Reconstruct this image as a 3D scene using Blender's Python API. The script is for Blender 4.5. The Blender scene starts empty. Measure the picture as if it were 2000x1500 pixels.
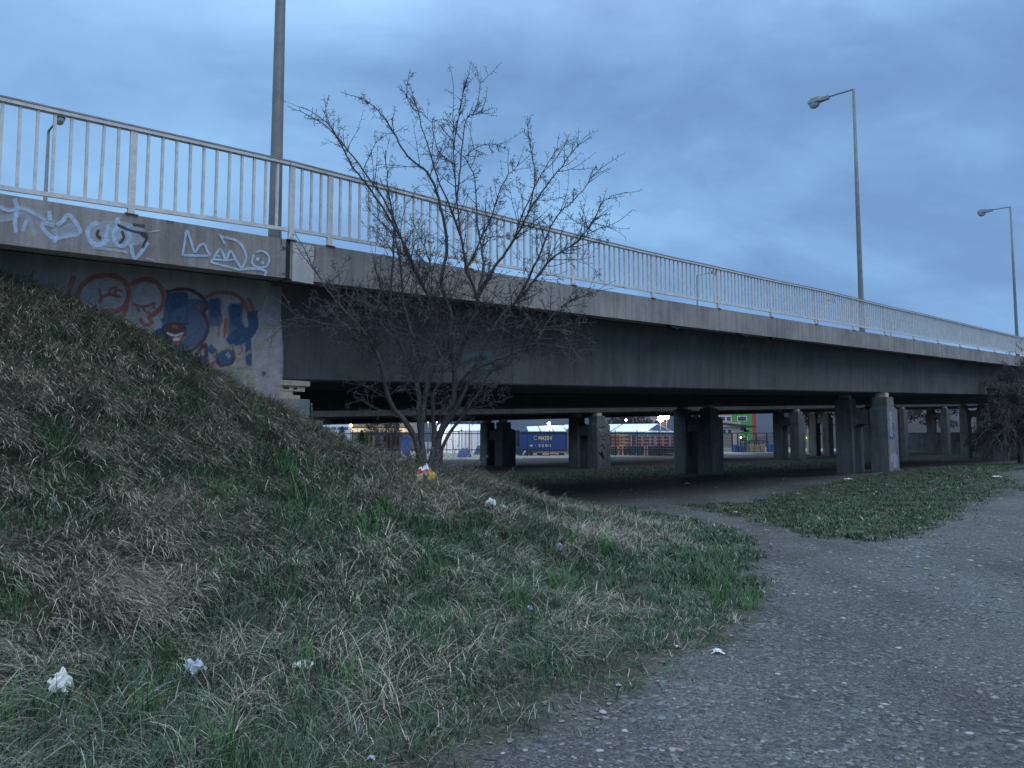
import bpy, math, random
import numpy as np
from math import sin, cos, tan, radians, pi, sqrt, atan2
from mathutils import Vector, Matrix

random.seed(11)
rng = np.random.default_rng(11)
C = bpy.context.scene.collection

# ------------------------------------------------------------------ camera model / coordinates
PITCH = radians(4.34); F = 1450.0; CZ = 1.6
TH = radians(45.8)
DX, DY = sin(TH), cos(TH)          # along the bridges
NX, NY = -cos(TH), sin(TH)         # across the bridges, away from the viewer


def ray(px, py):
    x = (px - 1000) / F; y = -(py - 750) / F
    return np.array([x, cos(PITCH) - y * sin(PITCH), sin(PITCH) + y * cos(PITCH)])


def W(px, py, D):
    r = ray(px, py); k = D / r[1]
    return Vector((r[0] * k, D, r[2] * k + CZ))


def GZ(px, py, z=0.0):
    r = ray(px, py); k = (z - CZ) / r[2]
    return Vector((r[0] * k, r[1] * k, z))


def on_t(px, py, t):
    r = ray(px, py); k = t / (r[0] * NX + r[1] * NY)
    p = r * k
    return p[0] * DX + p[1] * DY, p[2] + CZ      # s, z


def S(s, t, z):
    return Vector((DX * s + NX * t, DY * s + NY * t, z))


# ------------------------------------------------------------------ object helpers
def tag(o, label=None, cat=None, group=None, kind=None):
    if label: o['label'] = label
    if cat: o['category'] = cat
    if group: o['group'] = group
    if kind: o['kind'] = kind
    return o


def thing(name, loc, label, cat, group=None, rz=0.0):
    o = bpy.data.objects.new(name, None)
    o.empty_display_size = 0.2
    C.objects.link(o); o.location = loc; o.rotation_euler = (0, 0, rz)
    return tag(o, label, cat, group)


class MB:
    def __init__(self):
        self.v = []; self.f = []

    def add(self, vs, fs):
        b = len(self.v)
        self.v.extend([tuple(p) for p in vs])
        self.f.extend([tuple(i + b for i in q) for q in fs])
        return self

    def box(self, c, size, ax=None):
        c = Vector(c); hx, hy, hz = size[0] / 2, size[1] / 2, size[2] / 2
        X, Y, Z = ax if ax else (Vector((1, 0, 0)), Vector((0, 1, 0)), Vector((0, 0, 1)))
        vs = [c + X * (a * hx) + Y * (b * hy) + Z * (d * hz) for a in (-1, 1) for b in (-1, 1) for d in (-1, 1)]
        return self.add(vs, [(0, 1, 3, 2), (4, 6, 7, 5), (0, 4, 5, 1), (2, 3, 7, 6), (0, 2, 6, 4), (1, 5, 7, 3)])

    def prism(self, a, b):
        n = len(a)
        self.add(list(a) + list(b), [tuple(range(n))[::-1], tuple(range(n, 2 * n))] +
                 [(i, (i + 1) % n, n + (i + 1) % n, n + i) for i in range(n)])
        return self

    def tube(self, pts, rad, seg=6, cap=True):
        pts = [Vector(p) for p in pts]
        n = len(pts); b = len(self.v); up = Vector((0.31, 0.17, 0.93))
        for i, p in enumerate(pts):
            t = (pts[min(i + 1, n - 1)] - pts[max(i - 1, 0)])
            if t.length < 1e-9: t = Vector((0, 0, 1))
            t.normalize()
            u = t.cross(up)
            if u.length < 1e-3: u = t.cross(Vector((1, 0, 0)))
            u.normalize(); w = t.cross(u)
            r = rad[i] if hasattr(rad, '__len__') else rad
            for k in range(seg):
                a = 2 * pi * k / seg
                self.v.append(tuple(p + u * (cos(a) * r) + w * (sin(a) * r)))
        for i in range(n - 1):
            for k in range(seg):
                k2 = (k + 1) % seg
                self.f.append((b + i * seg + k, b + i * seg + k2, b + (i + 1) * seg + k2, b + (i + 1) * seg + k))
        if cap:
            self.f.append(tuple(b + k for k in range(seg))[::-1])
            self.f.append(tuple(b + (n - 1) * seg + k for k in range(seg)))
        return self

    def lathe(self, c, prof, seg=14):
        c = Vector(c); b = len(self.v); n = len(prof)
        for r, z in prof:
            for k in range(seg):
                a = 2 * pi * k / seg
                self.v.append((c.x + r * cos(a), c.y + r * sin(a), c.z + z))
        for i in range(n - 1):
            for k in range(seg):
                k2 = (k + 1) % seg
                self.f.append((b + i * seg + k, b + i * seg + k2, b + (i + 1) * seg + k2, b + (i + 1) * seg + k))
        self.f.append(tuple(b + k for k in range(seg))[::-1])
        self.f.append(tuple(b + (n - 1) * seg + k for k in range(seg)))
        return self

    def blob(self, c, r, seg=8, rings=5, jit=0.2, rnd=random):
        c = Vector(c); b = len(self.v)
        for i in range(rings + 1):
            ph = pi * i / rings
            for k in range(seg):
                a = 2 * pi * k / seg
                j = 1 + rnd.uniform(-jit, jit)
                self.v.append((c.x + r[0] * sin(ph) * cos(a) * j, c.y + r[1] * sin(ph) * sin(a) * j, c.z + r[2] * cos(ph) * j))
        for i in range(rings):
            for k in range(seg):
                k2 = (k + 1) % seg
                self.f.append((b + i * seg + k, b + (i + 1) * seg + k, b + (i + 1) * seg + k2, b + i * seg + k2))
        return self

    def build(self, name, mat, parent=None, smooth=False, bevel=0.0):
        m = bpy.data.meshes.new(name)
        off = parent_world(parent) if parent else Vector((0, 0, 0))
        m.from_pydata([(x - off.x, y - off.y, z - off.z) for x, y, z in self.v], [], self.f)
        m.update()
        if smooth:
            m.polygons.foreach_set('use_smooth', [True] * len(m.polygons))
        o = bpy.data.objects.new(name, m); C.objects.link(o)
        if mat: m.materials.append(mat)
        if parent: o.parent = parent
        if bevel:
            md = o.modifiers.new('bevel', 'BEVEL'); md.width = bevel; md.segments = 2
            md.limit_method = 'ANGLE'; md.angle_limit = radians(40)
        return o


def parent_world(o):
    v = Vector((0, 0, 0))
    while o:
        v += o.location; o = o.parent
    return v


def np_mesh(name, verts, quads, mat, col=None, parent=None, smooth=False):
    m = bpy.data.meshes.new(name)
    verts = np.asarray(verts, np.float32); quads = np.asarray(quads, np.int32)
    k = quads.shape[1]
    m.vertices.add(len(verts)); m.vertices.foreach_set('co', verts.ravel())
    m.loops.add(quads.size); m.loops.foreach_set('vertex_index', quads.ravel())
    m.polygons.add(len(quads))
    m.polygons.foreach_set('loop_start', np.arange(0, quads.size, k, dtype=np.int32))
    m.polygons.foreach_set('loop_total', np.full(len(quads), k, np.int32))
    if smooth: m.polygons.foreach_set('use_smooth', np.ones(len(quads), bool))
    m.update(calc_edges=True)
    if col is not None:
        a = m.color_attributes.new('Col', 'FLOAT_COLOR', 'POINT')
        c4 = np.ones((len(verts), 4), np.float32); c4[:, :3] = col
        a.data.foreach_set('color', c4.ravel())
    o = bpy.data.objects.new(name, m); C.objects.link(o)
    m.materials.append(mat)
    if parent: o.parent = parent
    return o


# ------------------------------------------------------------------ materials
def new_mat(name):
    m = bpy.data.materials.new(name); m.use_nodes = True
    nt = m.node_tree
    return m, nt, nt.nodes['Principled BSDF']


def N(nt, typ, **kw):
    n = nt.nodes.new(typ)
    for k, v in kw.items(): setattr(n, k, v)
    return n


def ramp(nt, stops, fac=None):
    r = N(nt, 'ShaderNodeValToRGB')
    e = r.color_ramp.elements
    while len(e) > 1: e.remove(e[-1])
    e[0].position = stops[0][0]; e[0].color = (*stops[0][1], 1)
    for p, c in stops[1:]:
        q = e.new(p); q.color = (*c, 1)
    if fac: nt.links.new(fac, r.inputs[0])
    return r


def noise(nt, vec, scale, detail=6, rough=0.6, dist=0.0):
    n = N(nt, 'ShaderNodeTexNoise')
    n.inputs['Scale'].default_value = scale; n.inputs['Detail'].default_value = detail
    n.inputs['Roughness'].default_value = rough; n.inputs['Distortion'].default_value = dist
    if vec: nt.links.new(vec, n.inputs['Vector'])
    return n


def coords(nt, scale=(1, 1, 1), rot=(0, 0, 0)):
    t = N(nt, 'ShaderNodeTexCoord'); mp = N(nt, 'ShaderNodeMapping')
    mp.inputs['Scale'].default_value = scale; mp.inputs['Rotation'].default_value = rot
    nt.links.new(t.outputs['Object'], mp.inputs['Vector'])
    return mp.outputs['Vector']


def mix(nt, fac, a, b, mode='MIX'):
    n = N(nt, 'ShaderNodeMix', data_type='RGBA', blend_type=mode)
    for sock, v in ((n.inputs[0], fac), (n.inputs[6], a), (n.inputs[7], b)):
        if isinstance(v, (int, float)): sock.default_value = v
        elif isinstance(v, tuple): sock.default_value = (*v, 1)
        else: nt.links.new(v, sock)
    return n.outputs[2]


def bump(nt, bsdf, h, strength=0.3, dist=0.02):
    b = N(nt, 'ShaderNodeBump'); b.inputs['Strength'].default_value = strength; b.inputs['Distance'].default_value = dist
    nt.links.new(h, b.inputs['Height']); nt.links.new(b.outputs[0], bsdf.inputs['Normal'])


def plain(name, col, rough=0.7, metal=0.0, var=0.25, scale=6.0, bmp=0.0):
    m, nt, b = new_mat(name)
    v = coords(nt)
    n = noise(nt, v, scale, 5)
    r = ramp(nt, [(0.3, tuple(c * (1 - var) for c in col)), (0.7, tuple(min(1, c * (1 + var)) for c in col))], n.outputs[0])
    nt.links.new(r.outputs[0], b.inputs['Base Color'])
    b.inputs['Roughness'].default_value = rough; b.inputs['Metallic'].default_value = metal
    if bmp: bump(nt, b, n.outputs[0], bmp, 0.02)
    return m


def concrete(name, col, stain=0.5, streak=0.4, rust=0.0, boards=0.0):
    m, nt, b = new_mat(name)
    rz = (0, 0, -(pi / 2 - TH))
    big = noise(nt, coords(nt, (0.5, 0.5, 0.7), rz), 1.3, 8, 0.65, 0.3)
    fine = noise(nt, coords(nt), 22, 8, 0.7)
    # streaks running down the face
    st = noise(nt, coords(nt, (2.6, 2.6, 0.16), rz), 2.2, 6, 0.7)
    c1 = ramp(nt, [(0.32, tuple(c * (1 - 0.45 * stain) for c in col)), (0.55, col), (0.8, tuple(min(1, c * (1 + 0.25 * stain)) for c in col))], big.outputs[0])
    sr = ramp(nt, [(0.42, (0.55, 0.53, 0.52)), (0.58, (1, 1, 1))], st.outputs[0])
    c2 = mix(nt, streak, c1.outputs[0], sr.outputs[0], 'MULTIPLY')
    fr = ramp(nt, [(0.3, (0.78, 0.78, 0.78)), (0.7, (1.12, 1.12, 1.12))], fine.outputs[0])
    c3 = mix(nt, 0.7, c2, fr.outputs[0], 'MULTIPLY')
    if rust:
        rn = noise(nt, coords(nt, (1.6, 1.6, 0.35), rz), 1.1, 5)
        rr = ramp(nt, [(0.6, (0, 0, 0)), (0.78, (rust, rust, rust))], rn.outputs[0])
        c3 = mix(nt, rr.outputs[0], c3, (0.10, 0.075, 0.055))
    if boards:
        w = N(nt, 'ShaderNodeTexWave', wave_type='BANDS', bands_direction='X')
        w.inputs['Scale'].default_value = 0.55; w.inputs['Distortion'].default_value = 0.6; w.inputs['Detail'].default_value = 3
        nt.links.new(coords(nt, (1, 1, 1), rz), w.inputs['Vector'])
        wr = ramp(nt, [(0.0, (0.86, 0.86, 0.86)), (0.25, (1, 1, 1))], w.outputs['Color'])
        c3 = mix(nt, boards, c3, wr.outputs[0], 'MULTIPLY')
    nt.links.new(c3, b.inputs['Base Color'])
    b.inputs['Roughness'].default_value = 0.9
    bump(nt, b, fine.outputs[0], 0.35, 0.01)
    return m


def emit(name, col, strength):
    m, nt, b = new_mat(name)
    b.inputs['Base Color'].default_value = (*col, 1)
    b.inputs['Emission Color'].default_value = (*col, 1); b.inputs['Emission Strength'].default_value = strength
    return m


def spray(name, col, alpha=0.9):
    """spray paint: soft edged, uneven cover, follows ribbon attribute Col (r = cover)"""
    m, nt, b = new_mat(name)
    b.inputs['Roughness'].default_value = 0.6
    at = N(nt, 'ShaderNodeAttribute', attribute_name='Col')
    sep = N(nt, 'ShaderNodeSeparateColor'); nt.links.new(at.outputs['Color'], sep.inputs[0])
    n = noise(nt, coords(nt), 9, 6, 0.7)
    r = ramp(nt, [(0.2, (0.55, 0.55, 0.55)), (0.62, (1, 1, 1))], n.outputs[0])
    mr = N(nt, 'ShaderNodeMapRange', interpolation_type='SMOOTHSTEP')
    mr.inputs[1].default_value = 0.0; mr.inputs[2].default_value = 0.75
    nt.links.new(sep.outputs[0], mr.inputs[0])
    mm = N(nt, 'ShaderNodeMath', operation='MULTIPLY'); nt.links.new(mr.outputs[0], mm.inputs[0]); nt.links.new(r.outputs[0], mm.inputs[1])
    m2 = N(nt, 'ShaderNodeMath', operation='MULTIPLY'); nt.links.new(mm.outputs[0], m2.inputs[0]); m2.inputs[1].default_value = alpha
    nt.links.new(m2.outputs[0], b.inputs['Alpha'])
    c = ramp(nt, [(0.3, tuple(k * 0.8 for k in col)), (0.7, tuple(min(1, k * 1.1) for k in col))], n.outputs[0])
    nt.links.new(c.outputs[0], b.inputs['Base Color'])
    return m


def vcol(name, rough=0.85, spec=0.2):
    m, nt, b = new_mat(name)
    at = N(nt, 'ShaderNodeAttribute', attribute_name='Col')
    nt.links.new(at.outputs['Color'], b.inputs['Base Color'])
    b.inputs['Roughness'].default_value = rough
    b.inputs['Specular IOR Level'].default_value = spec
    return m


M = {}
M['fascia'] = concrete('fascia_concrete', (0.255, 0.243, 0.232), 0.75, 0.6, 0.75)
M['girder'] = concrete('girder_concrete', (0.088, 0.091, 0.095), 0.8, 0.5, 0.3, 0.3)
M['soffit'] = concrete('soffit_shade_concrete', (0.06, 0.06, 0.063), 0.5, 0.2)  # dirty underside, with the overhang's shade put into the dark colour too
M['abut'] = concrete('abutment_concrete', (0.27, 0.28, 0.29), 0.5, 0.35)
M['pier'] = concrete('pier_concrete', (0.17, 0.175, 0.176), 0.95, 0.65, 0.7)
M['panel'] = concrete('joint_panel_concrete', (0.42, 0.42, 0.42), 0.3, 0.3)
M['black_rubber'] = plain('joint_rubber', (0.012, 0.012, 0.014), 0.8)
M['rail'] = None
M['bearing'] = plain('bearing_paint', (0.42, 0.36, 0.27), 0.7, 0, 0.2, 12)
M['pole'] = plain('lamp_pole_paint', (0.16, 0.165, 0.165), 0.6, 0.2, 0.2, 5)
M['lamp_head'] = plain('lamp_head_metal', (0.20, 0.21, 0.22), 0.5, 0.3, 0.15)
M['lamp_lens'] = plain('lamp_lens_plastic', (0.34, 0.36, 0.38), 0.25, 0, 0.1)


def rail_mat():
    m, nt, b = new_mat('white_rail_paint')
    n = noise(nt, coords(nt), 7, 8, 0.7)
    n2 = noise(nt, coords(nt, (1, 1, 0.6)), 30, 6, 0.7)
    r = ramp(nt, [(0.3, (0.38, 0.375, 0.37)), (0.6, (0.54, 0.535, 0.53))], n.outputs[0])
    r2 = ramp(nt, [(0.61, (0, 0, 0)), (0.70, (1, 1, 1))], n2.outputs[0])
    c = mix(nt, r2.outputs[0], r.outputs[0], (0.11, 0.085, 0.07))
    nt.links.new(c, b.inputs['Base Color']); b.inputs['Roughness'].default_value = 0.55
    return m


M['rail'] = rail_mat()
M['rail_dark'] = plain('dark_rail_cap', (0.20, 0.19, 0.185), 0.5, 0.1, 0.3, 9)  # darker tone for the handrail cap and post feet

# ------------------------------------------------------------------ terrain
def vnoise(x, y, seed=0):
    xi = np.floor(x).astype(np.int64); yi = np.floor(y).astype(np.int64)
    xf = x - xi; yf = y - yi
    def h(a, b):
        n = (a * 374761393 + b * 668265263 + seed * 974711) & 0x7fffffff
        n = ((n ^ (n >> 13)) * 1274126177) & 0x7fffffff
        return ((n ^ (n >> 16)) & 0xffff) / 65535.0
    u = xf * xf * (3 - 2 * xf); v = yf * yf * (3 - 2 * yf)
    return (h(xi, yi) * (1 - u) + h(xi + 1, yi) * u) * (1 - v) + (h(xi, yi + 1) * (1 - u) + h(xi + 1, yi + 1) * u) * v


def fbm(x, y, seed=0, oct=4):
    s = 0; a = 0.5
    for i in range(oct):
        s = s + a * (vnoise(x * 2 ** i, y * 2 ** i, seed + i * 17) - 0.5); a *= 0.5
    return s


ctrl = []
def cp(px, py, D): p = W(px, py, D); ctrl.append((p.x, p.y, p.z))
def cw(x, y, z): ctrl.append((x, y, z))
def cs(s, t, z): p = S(s, t, z); ctrl.append((p.x, p.y, z))
def cwall(px, py, t=11.2):
    s, z = on_t(px, py, t); cs(s, t, z)
for a in ((0, 530), (150, 588), (290, 648), (420, 728), (550, 800), (605, 835)): cwall(*a)
for s, z in ((0, 4.15), (-3, 4.4), (-7, 4.5), (-12, 4.5)): cs(s, 11.2, z)
for s, z in ((-3, 2.9), (-7, 3.0), (-12, 3.0)): cs(s, 8.2, z)
for s, z in ((-5, 1.2), (-10, 1.2)): cs(s, 5.0, z)
cw(-6, -2, 0.9); cw(-8, 1, 1.6); cw(-3, 0, 0.25); cw(-4.5, 2, 0.75); cw(-2.2, -4, 0.1)
for a in ((0, 700, 7.9), (0, 850, 6.7), (0, 1000, 5.75), (0, 1250, 4.4), (0, 1480, 3.4)): cp(*a)
for a in ((290, 800, 8.7), (290, 1000, 6.6), (290, 1250, 4.9), (290, 1480, 3.6)): cp(*a)
for a in ((550, 890, 9.8), (550, 1000, 7.9), (550, 1200, 5.7), (550, 1480, 3.75)): cp(*a)
for a in ((700, 893, 11.9), (850, 924, 11.3), (850, 1000, 9.0), (850, 1100, 7.1), (850, 1250, 5.4), (780, 910, 11.5)): cp(*a)
for a in ((950, 970, 11.6), (1005, 992, 11.6), (1000, 1100, 8.2), (1000, 1200, 6.2), (1000, 1300, 5.05), (1090, 1012, 11.8), (1200, 1040, 11.4), (1150, 1130, 8.5), (1230, 1180, 7.1)): cp(*a)
for px, py in ((948, 1460), (1020, 1420), (1100, 1380), (1200, 1336), (1280, 1304), (1380, 1244), (1460, 1196), (1490, 1088), (1460, 1048), (1400, 1024), (1300, 1006), (1220, 998), (1130, 996), (1322, 986), (1517, 1028), (1725, 1058), (1885, 1000)):
    p = GZ(px, py, 0.0); cw(p.x, p.y, 0.0)
for x, y in ((0, 0), (2, 2), (3, 4), (6, 4), (10, 3), (6, 8), (10, 10), (1, -5), (8, -6), (15, 0), (20, 8), (-1, 17.5), (2, 20), (6, 19)): cw(x, y, 0.0)
cs(7.4, 12.3, 1.3); cs(7.6, 16, 1.1); cs(8, 20, 1.0); cs(10.5, 14, 0.55); cs(11, 18, 0.35); cs(14, 13, 0.15); cs(14, 17, 0.0); cs(13, 22, 0.0)
cs(9.5, 10.5, 0.95); cs(12, 10.5, 0.3)
cs(6.5, 11.9, 1.6)
for s in (18, 24, 33, 42, 52, 62): cs(s, 14.5, -0.02 if s < 40 else 0.1)
for s in (20, 33, 45, 60): cs(s, 20, -0.1); cs(s, 27, 0.08); cs(s, 34, 0.0); cs(s, 42, 0.0)
cs(33, 11.2, 0.36); cs(30, 10.2, 0.27); cs(37, 10.5, 0.38); cs(45, 10, 0.36); cs(60, 10, 0.4); cs(26, 9.5, 0.14); cs(33, 8, 0.3); cs(40, 5, 0.3); cs(30, 4, 0.14); cs(55, 3, 0.3)
P_ = np.array(ctrl)


def tps_fit(P):
    n = len(P); d = np.sqrt(((P[:, None, :2] - P[None, :, :2]) ** 2).sum(-1))
    K = d  # biharmonic-like linear kernel: no overshoot
    K = K + np.eye(n) * -0.02
    A = np.zeros((n + 3, n + 3)); A[:n, :n] = K; A[:n, n] = 1; A[:n, n + 1:] = P[:, :2]; A[n, :n] = 1; A[n + 1:, :n] = P[:, :2].T
    b = np.zeros(n + 3); b[:n] = P[:, 2]
    return np.linalg.solve(A, b)


TW = tps_fit(P_)


def sstep(a, b, x):
    t = np.clip((x - a) / (b - a), 0, 1); return t * t * (3 - 2 * t)


def height(x, y, rough=True):
    x = np.asarray(x, float); y = np.asarray(y, float)
    sh = x.shape; xf = x.ravel(); yf = y.ravel(); out = np.zeros_like(xf)
    for i in range(0, len(xf), 20000):
        a = xf[i:i + 20000]; b = yf[i:i + 20000]
        d = np.sqrt((a[:, None] - P_[None, :, 0]) ** 2 + (b[:, None] - P_[None, :, 1]) ** 2)
        out[i:i + 20000] = d @ TW[:len(P_)] + TW[len(P_)] + TW[len(P_) + 1] * a + TW[len(P_) + 2] * b
    s = xf * DX + yf * DY; t = xf * NX + yf * NY
    # only trust the fitted surface near the controls
    w = sstep(95, 62, s) * sstep(-25, -12, s) * sstep(52, 40, t) * sstep(-14, -6, t)
    flat = np.where(t < 10, 0.3, 0.0) * sstep(30, 70, s)
    out = np.clip(out, -0.25, 4.6) * w + flat * (1 - w)
    # inside the embankment, behind the retaining wall
    fill = sstep(5.6, 5.2, s) * sstep(11.3, 11.7, t) * sstep(45, 40, t)
    out = out * (1 - fill) + fill * 3.4
    if rough:
        hill = np.clip(out / 0.5, 0, 1) * sstep(11.15, 10.6, t)
        out = out + hill * (0.30 * fbm(xf * 0.9, yf * 0.9, 3) + 0.13 * fbm(xf * 3.2, yf * 3.2, 9))
        out = out + 0.03 * fbm(xf * 0.7, yf * 0.7, 5) * sstep(60, 30, np.hypot(xf, yf))
    return out.reshape(sh)


def in_poly(x, y, poly):
    r = np.zeros(x.shape, bool); n = len(poly)
    for i in range(n):
        x1, y1 = poly[i]; x2, y2 = poly[(i + 1) % n]
        c = (y1 > y) != (y2 > y)
        r ^= c & (x < (x2 - x1) * (y - y1) / (y2 - y1 + 1e-12) + x1)
    return r


def poly_dist(x, y, poly):
    """signed distance, positive inside"""
    d = np.full(x.shape, 1e9); n = len(poly)
    for i in range(n):
        x1, y1 = poly[i]; x2, y2 = poly[(i + 1) % n]
        dx, dy = x2 - x1, y2 - y1
        t = np.clip(((x - x1) * dx + (y - y1) * dy) / (dx * dx + dy * dy + 1e-12), 0, 1)
        d = np.minimum(d, np.hypot(x - x1 - t * dx, y - y1 - t * dy))
    return np.where(in_poly(x, y, poly), d, -d)


def gp(*pts): return [tuple(GZ(px, py, 0)[:2]) for px, py in pts]
LAWN = gp((948, 1460), (1020, 1420), (1100, 1380), (1200, 1336), (1280, 1304), (1380, 1244), (1460, 1196), (1484, 1148), (1490, 1088), (1460, 1048), (1400, 1024), (1300, 1006), (1220, 998), (1120, 999)) + \
    [tuple(S(15, 10.6, 0)[:2]), tuple(S(11.5, 12.2, 0)[:2]), tuple(S(9, 14, 0)[:2]), tuple(S(6.2, 16, 0)[:2]), tuple(S(5.5, 11.2, 0)[:2]), tuple(S(-20, 11.2, 0)[:2]), (-25, -8), (-1.0, -8), (-0.9, 2.2), (-0.45, 3.4)]
ISLAND = gp((1322, 986), (1430, 1002), (1517, 1028), (1603, 1049), (1725, 1058), (1798, 1036), (1885, 997), (1976, 962)) + \
    [tuple(S(26, 5.0, 0)[:2]), tuple(S(34, 7.6, 0)[:2]), tuple(S(75, 7.5, 0)[:2]), tuple(S(75, 10.8, 0)[:2]), tuple(S(36, 11.3, 0)[:2]), tuple(S(30, 11.4, 0)[:2]), tuple(S(24, 10.9, 0)[:2]), tuple(S(18, 9.6, 0)[:2])]
def band(s0, s1, t0, t1): return [tuple(S(s0, t0, 0)[:2]), tuple(S(s1, t0, 0)[:2]), tuple(S(s1, t1, 0)[:2]), tuple(S(s0, t1, 0)[:2])]
VERGE = band(11, 130, 19.2, 25.8)


def zones(x, y):
    """grass = positive signed distance into any grass area (noisy edge)"""
    e = 0.6 * fbm(x * 1.3, y * 1.3, 21) + 0.42 * fbm(x * 4, y * 4, 22)
    g1 = poly_dist(x, y, LAWN) + e
    g2 = poly_dist(x, y, ISLAND) + e * 1.3
    g3 = poly_dist(x, y, VERGE) + e * 1.6
    return g1, g2, g3


def axis(lo, hi, step, far_lo, far_hi, g=1.16):
    a = list(np.arange(lo, hi, step)); st = step
    while a[-1] < far_hi: st *= g; a.append(a[-1] + st)
    b = []; st = step; c = lo
    while c > far_lo: st *= g; c -= st; b.append(c)
    return np.array(b[::-1] + a)


gx = axis(-7.5, 9.5, 0.075, -2500, 2600); gy = axis(2.6, 18.5, 0.075, -1500, 2600, 1.13)
X, Y = np.meshgrid(gx, gy)
Z = height(X, Y)
g1, g2, g3 = zones(X, Y)
GR = np.maximum(np.maximum(g1, g2), g3)
s_ = X * DX + Y * DY; t_ = X * NX + Y * NY
gravel = sstep(0.18, -0.22, GR)                       # bare gravel attribute
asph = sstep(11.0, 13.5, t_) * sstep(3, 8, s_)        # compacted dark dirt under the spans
pave = sstep(45, 48, t_)
nv = X.size
idx = np.arange(nv).reshape(X.shape)
quads = np.stack([idx[:-1, :-1], idx[:-1, 1:], idx[1:, 1:], idx[1:, :-1]], -1).reshape(-1, 4)
verts = np.stack([X, Y, Z], -1).reshape(-1, 3)
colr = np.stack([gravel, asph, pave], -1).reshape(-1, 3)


def ground_material(name, force=None):
    m, nt, b = new_mat(name)
    at = N(nt, 'ShaderNodeAttribute', attribute_name='Col')
    sep = N(nt, 'ShaderNodeSeparateColor'); nt.links.new(at.outputs['Color'], sep.inputs[0])
    v = coords(nt)
    # earth with dead thatch
    n1 = noise(nt, v, 3.0, 8, 0.65); n2 = noise(nt, v, 26, 8, 0.7, 0.4)
    earth = ramp(nt, [(0.36, (0.022, 0.02, 0.017)), (0.5, (0.062, 0.055, 0.045)), (0.62, (0.15, 0.13, 0.10))], n2.outputs[0])
    green = ramp(nt, [(0.42, (0, 0, 0)), (0.6, (1, 1, 1))], n1.outputs[0])
    e2 = mix(nt, green.outputs[0], earth.outputs[0], mix(nt, 0.55, earth.outputs[0], (0.035, 0.06, 0.022)))
    # gravel: small stones
    vo = N(nt, 'ShaderNodeTexVoronoi'); vo.inputs['Scale'].default_value = 38; vo.inputs['Randomness'].default_value = 1
    nt.links.new(v, vo.inputs['Vector'])
    vo2 = N(nt, 'ShaderNodeTexVoronoi'); vo2.inputs['Scale'].default_value = 95
    nt.links.new(v, vo2.inputs['Vector'])
    hs = N(nt, 'ShaderNodeSeparateColor'); nt.links.new(vo.outputs['Color'], hs.inputs[0])
    hs2 = N(nt, 'ShaderNodeSeparateColor'); nt.links.new(vo2.outputs['Color'], hs2.inputs[0])
    st = ramp(nt, [(0.0, (0.035, 0.035, 0.034)), (0.5, (0.088, 0.088, 0.087)), (0.90, (0.145, 0.143, 0.14)), (0.975, (0.24, 0.235, 0.225)), (1.0, (0.34, 0.33, 0.31))], hs.outputs[0])
    sand = ramp(nt, [(0.0, (0.045, 0.044, 0.042)), (0.75, (0.10, 0.098, 0.095)), (1.0, (0.19, 0.186, 0.178))], hs2.outputs[0])
    n3 = noise(nt, v, 1.1, 7, 0.65); n4 = noise(nt, coords(nt, (1.0, 0.45, 1), (0, 0, 0.5)), 0.55, 6, 0.62, 0.6)
    f = ramp(nt, [(0.40, (0.05, 0.05, 0.05)), (0.60, (0.85, 0.85, 0.85))], n3.outputs[0])
    grv = mix(nt, f.outputs[0], sand.outputs[0], st.outputs[0])
    dk = ramp(nt, [(0.36, (0.88, 0.89, 0.91)), (0.58, (1.28, 1.30, 1.33))], n4.outputs[0])
    grv = mix(nt, 0.9, grv, dk.outputs[0], 'MULTIPLY')
    # trodden dark dirt
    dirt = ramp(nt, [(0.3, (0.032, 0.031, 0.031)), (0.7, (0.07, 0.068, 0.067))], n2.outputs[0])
    pv = ramp(nt, [(0.3, (0.20, 0.19, 0.175)), (0.7, (0.28, 0.27, 0.25))], n3.outputs[0])
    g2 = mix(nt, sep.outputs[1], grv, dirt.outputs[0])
    g3_ = mix(nt, sep.outputs[2], g2, pv.outputs[0])
    fac = sep.outputs[0]
    c = mix(nt, fac, e2, g3_)
    nt.links.new(c, b.inputs['Base Color'])
    b.inputs['Roughness'].default_value = 0.95; b.inputs['Specular IOR Level'].default_value = 0.15
    hh = N(nt, 'ShaderNodeMath', operation='ADD')
    iv = N(nt, 'ShaderNodeMath', operation='MULTIPLY'); nt.links.new(vo.outputs['Distance'], iv.inputs[0]); iv.inputs[1].default_value = -1.3
    nt.links.new(iv.outputs[0], hh.inputs[0]); nt.links.new(n2.outputs[0], hh.inputs[1])
    bump(nt, b, hh.outputs[0], 0.8, 0.02)
    return m


M['ground'] = ground_material('ground_earth')
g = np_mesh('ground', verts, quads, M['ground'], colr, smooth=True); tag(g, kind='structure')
# gravel path: the bare cells, one sheet 4 mm above the ground
cell = lambda A: (A[:-1, :-1] + A[1:, 1:] + A[:-1, 1:] + A[1:, :-1]) / 4
pm = (cell(gravel) > 0.9) & (cell(t_) < 11.3) & (cell(t_) > -8) & (cell(s_) > -12) & (cell(s_) < 80)
um = (cell(gravel) > 0.9) & (cell(t_) >= 11.3) & (cell(t_) < 19.6) & (cell(s_) > 7) & (cell(s_) < 120)


def sheet(name, mask, lift):
    q = quads[mask.ravel()]
    u, inv = np.unique(q, return_inverse=True)
    vv = verts[u].copy(); vv[:, 2] += lift
    o = np_mesh(name, vv, inv.reshape(-1, 4), M['ground'], colr[u], smooth=True)
    return tag(o, kind='structure')


sheet('gravel_path', pm, 0.004)
sheet('dirt_path', um, 0.004)


def hz(x, y): return float(height(np.array([x]), np.array([y]))[0])


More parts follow.
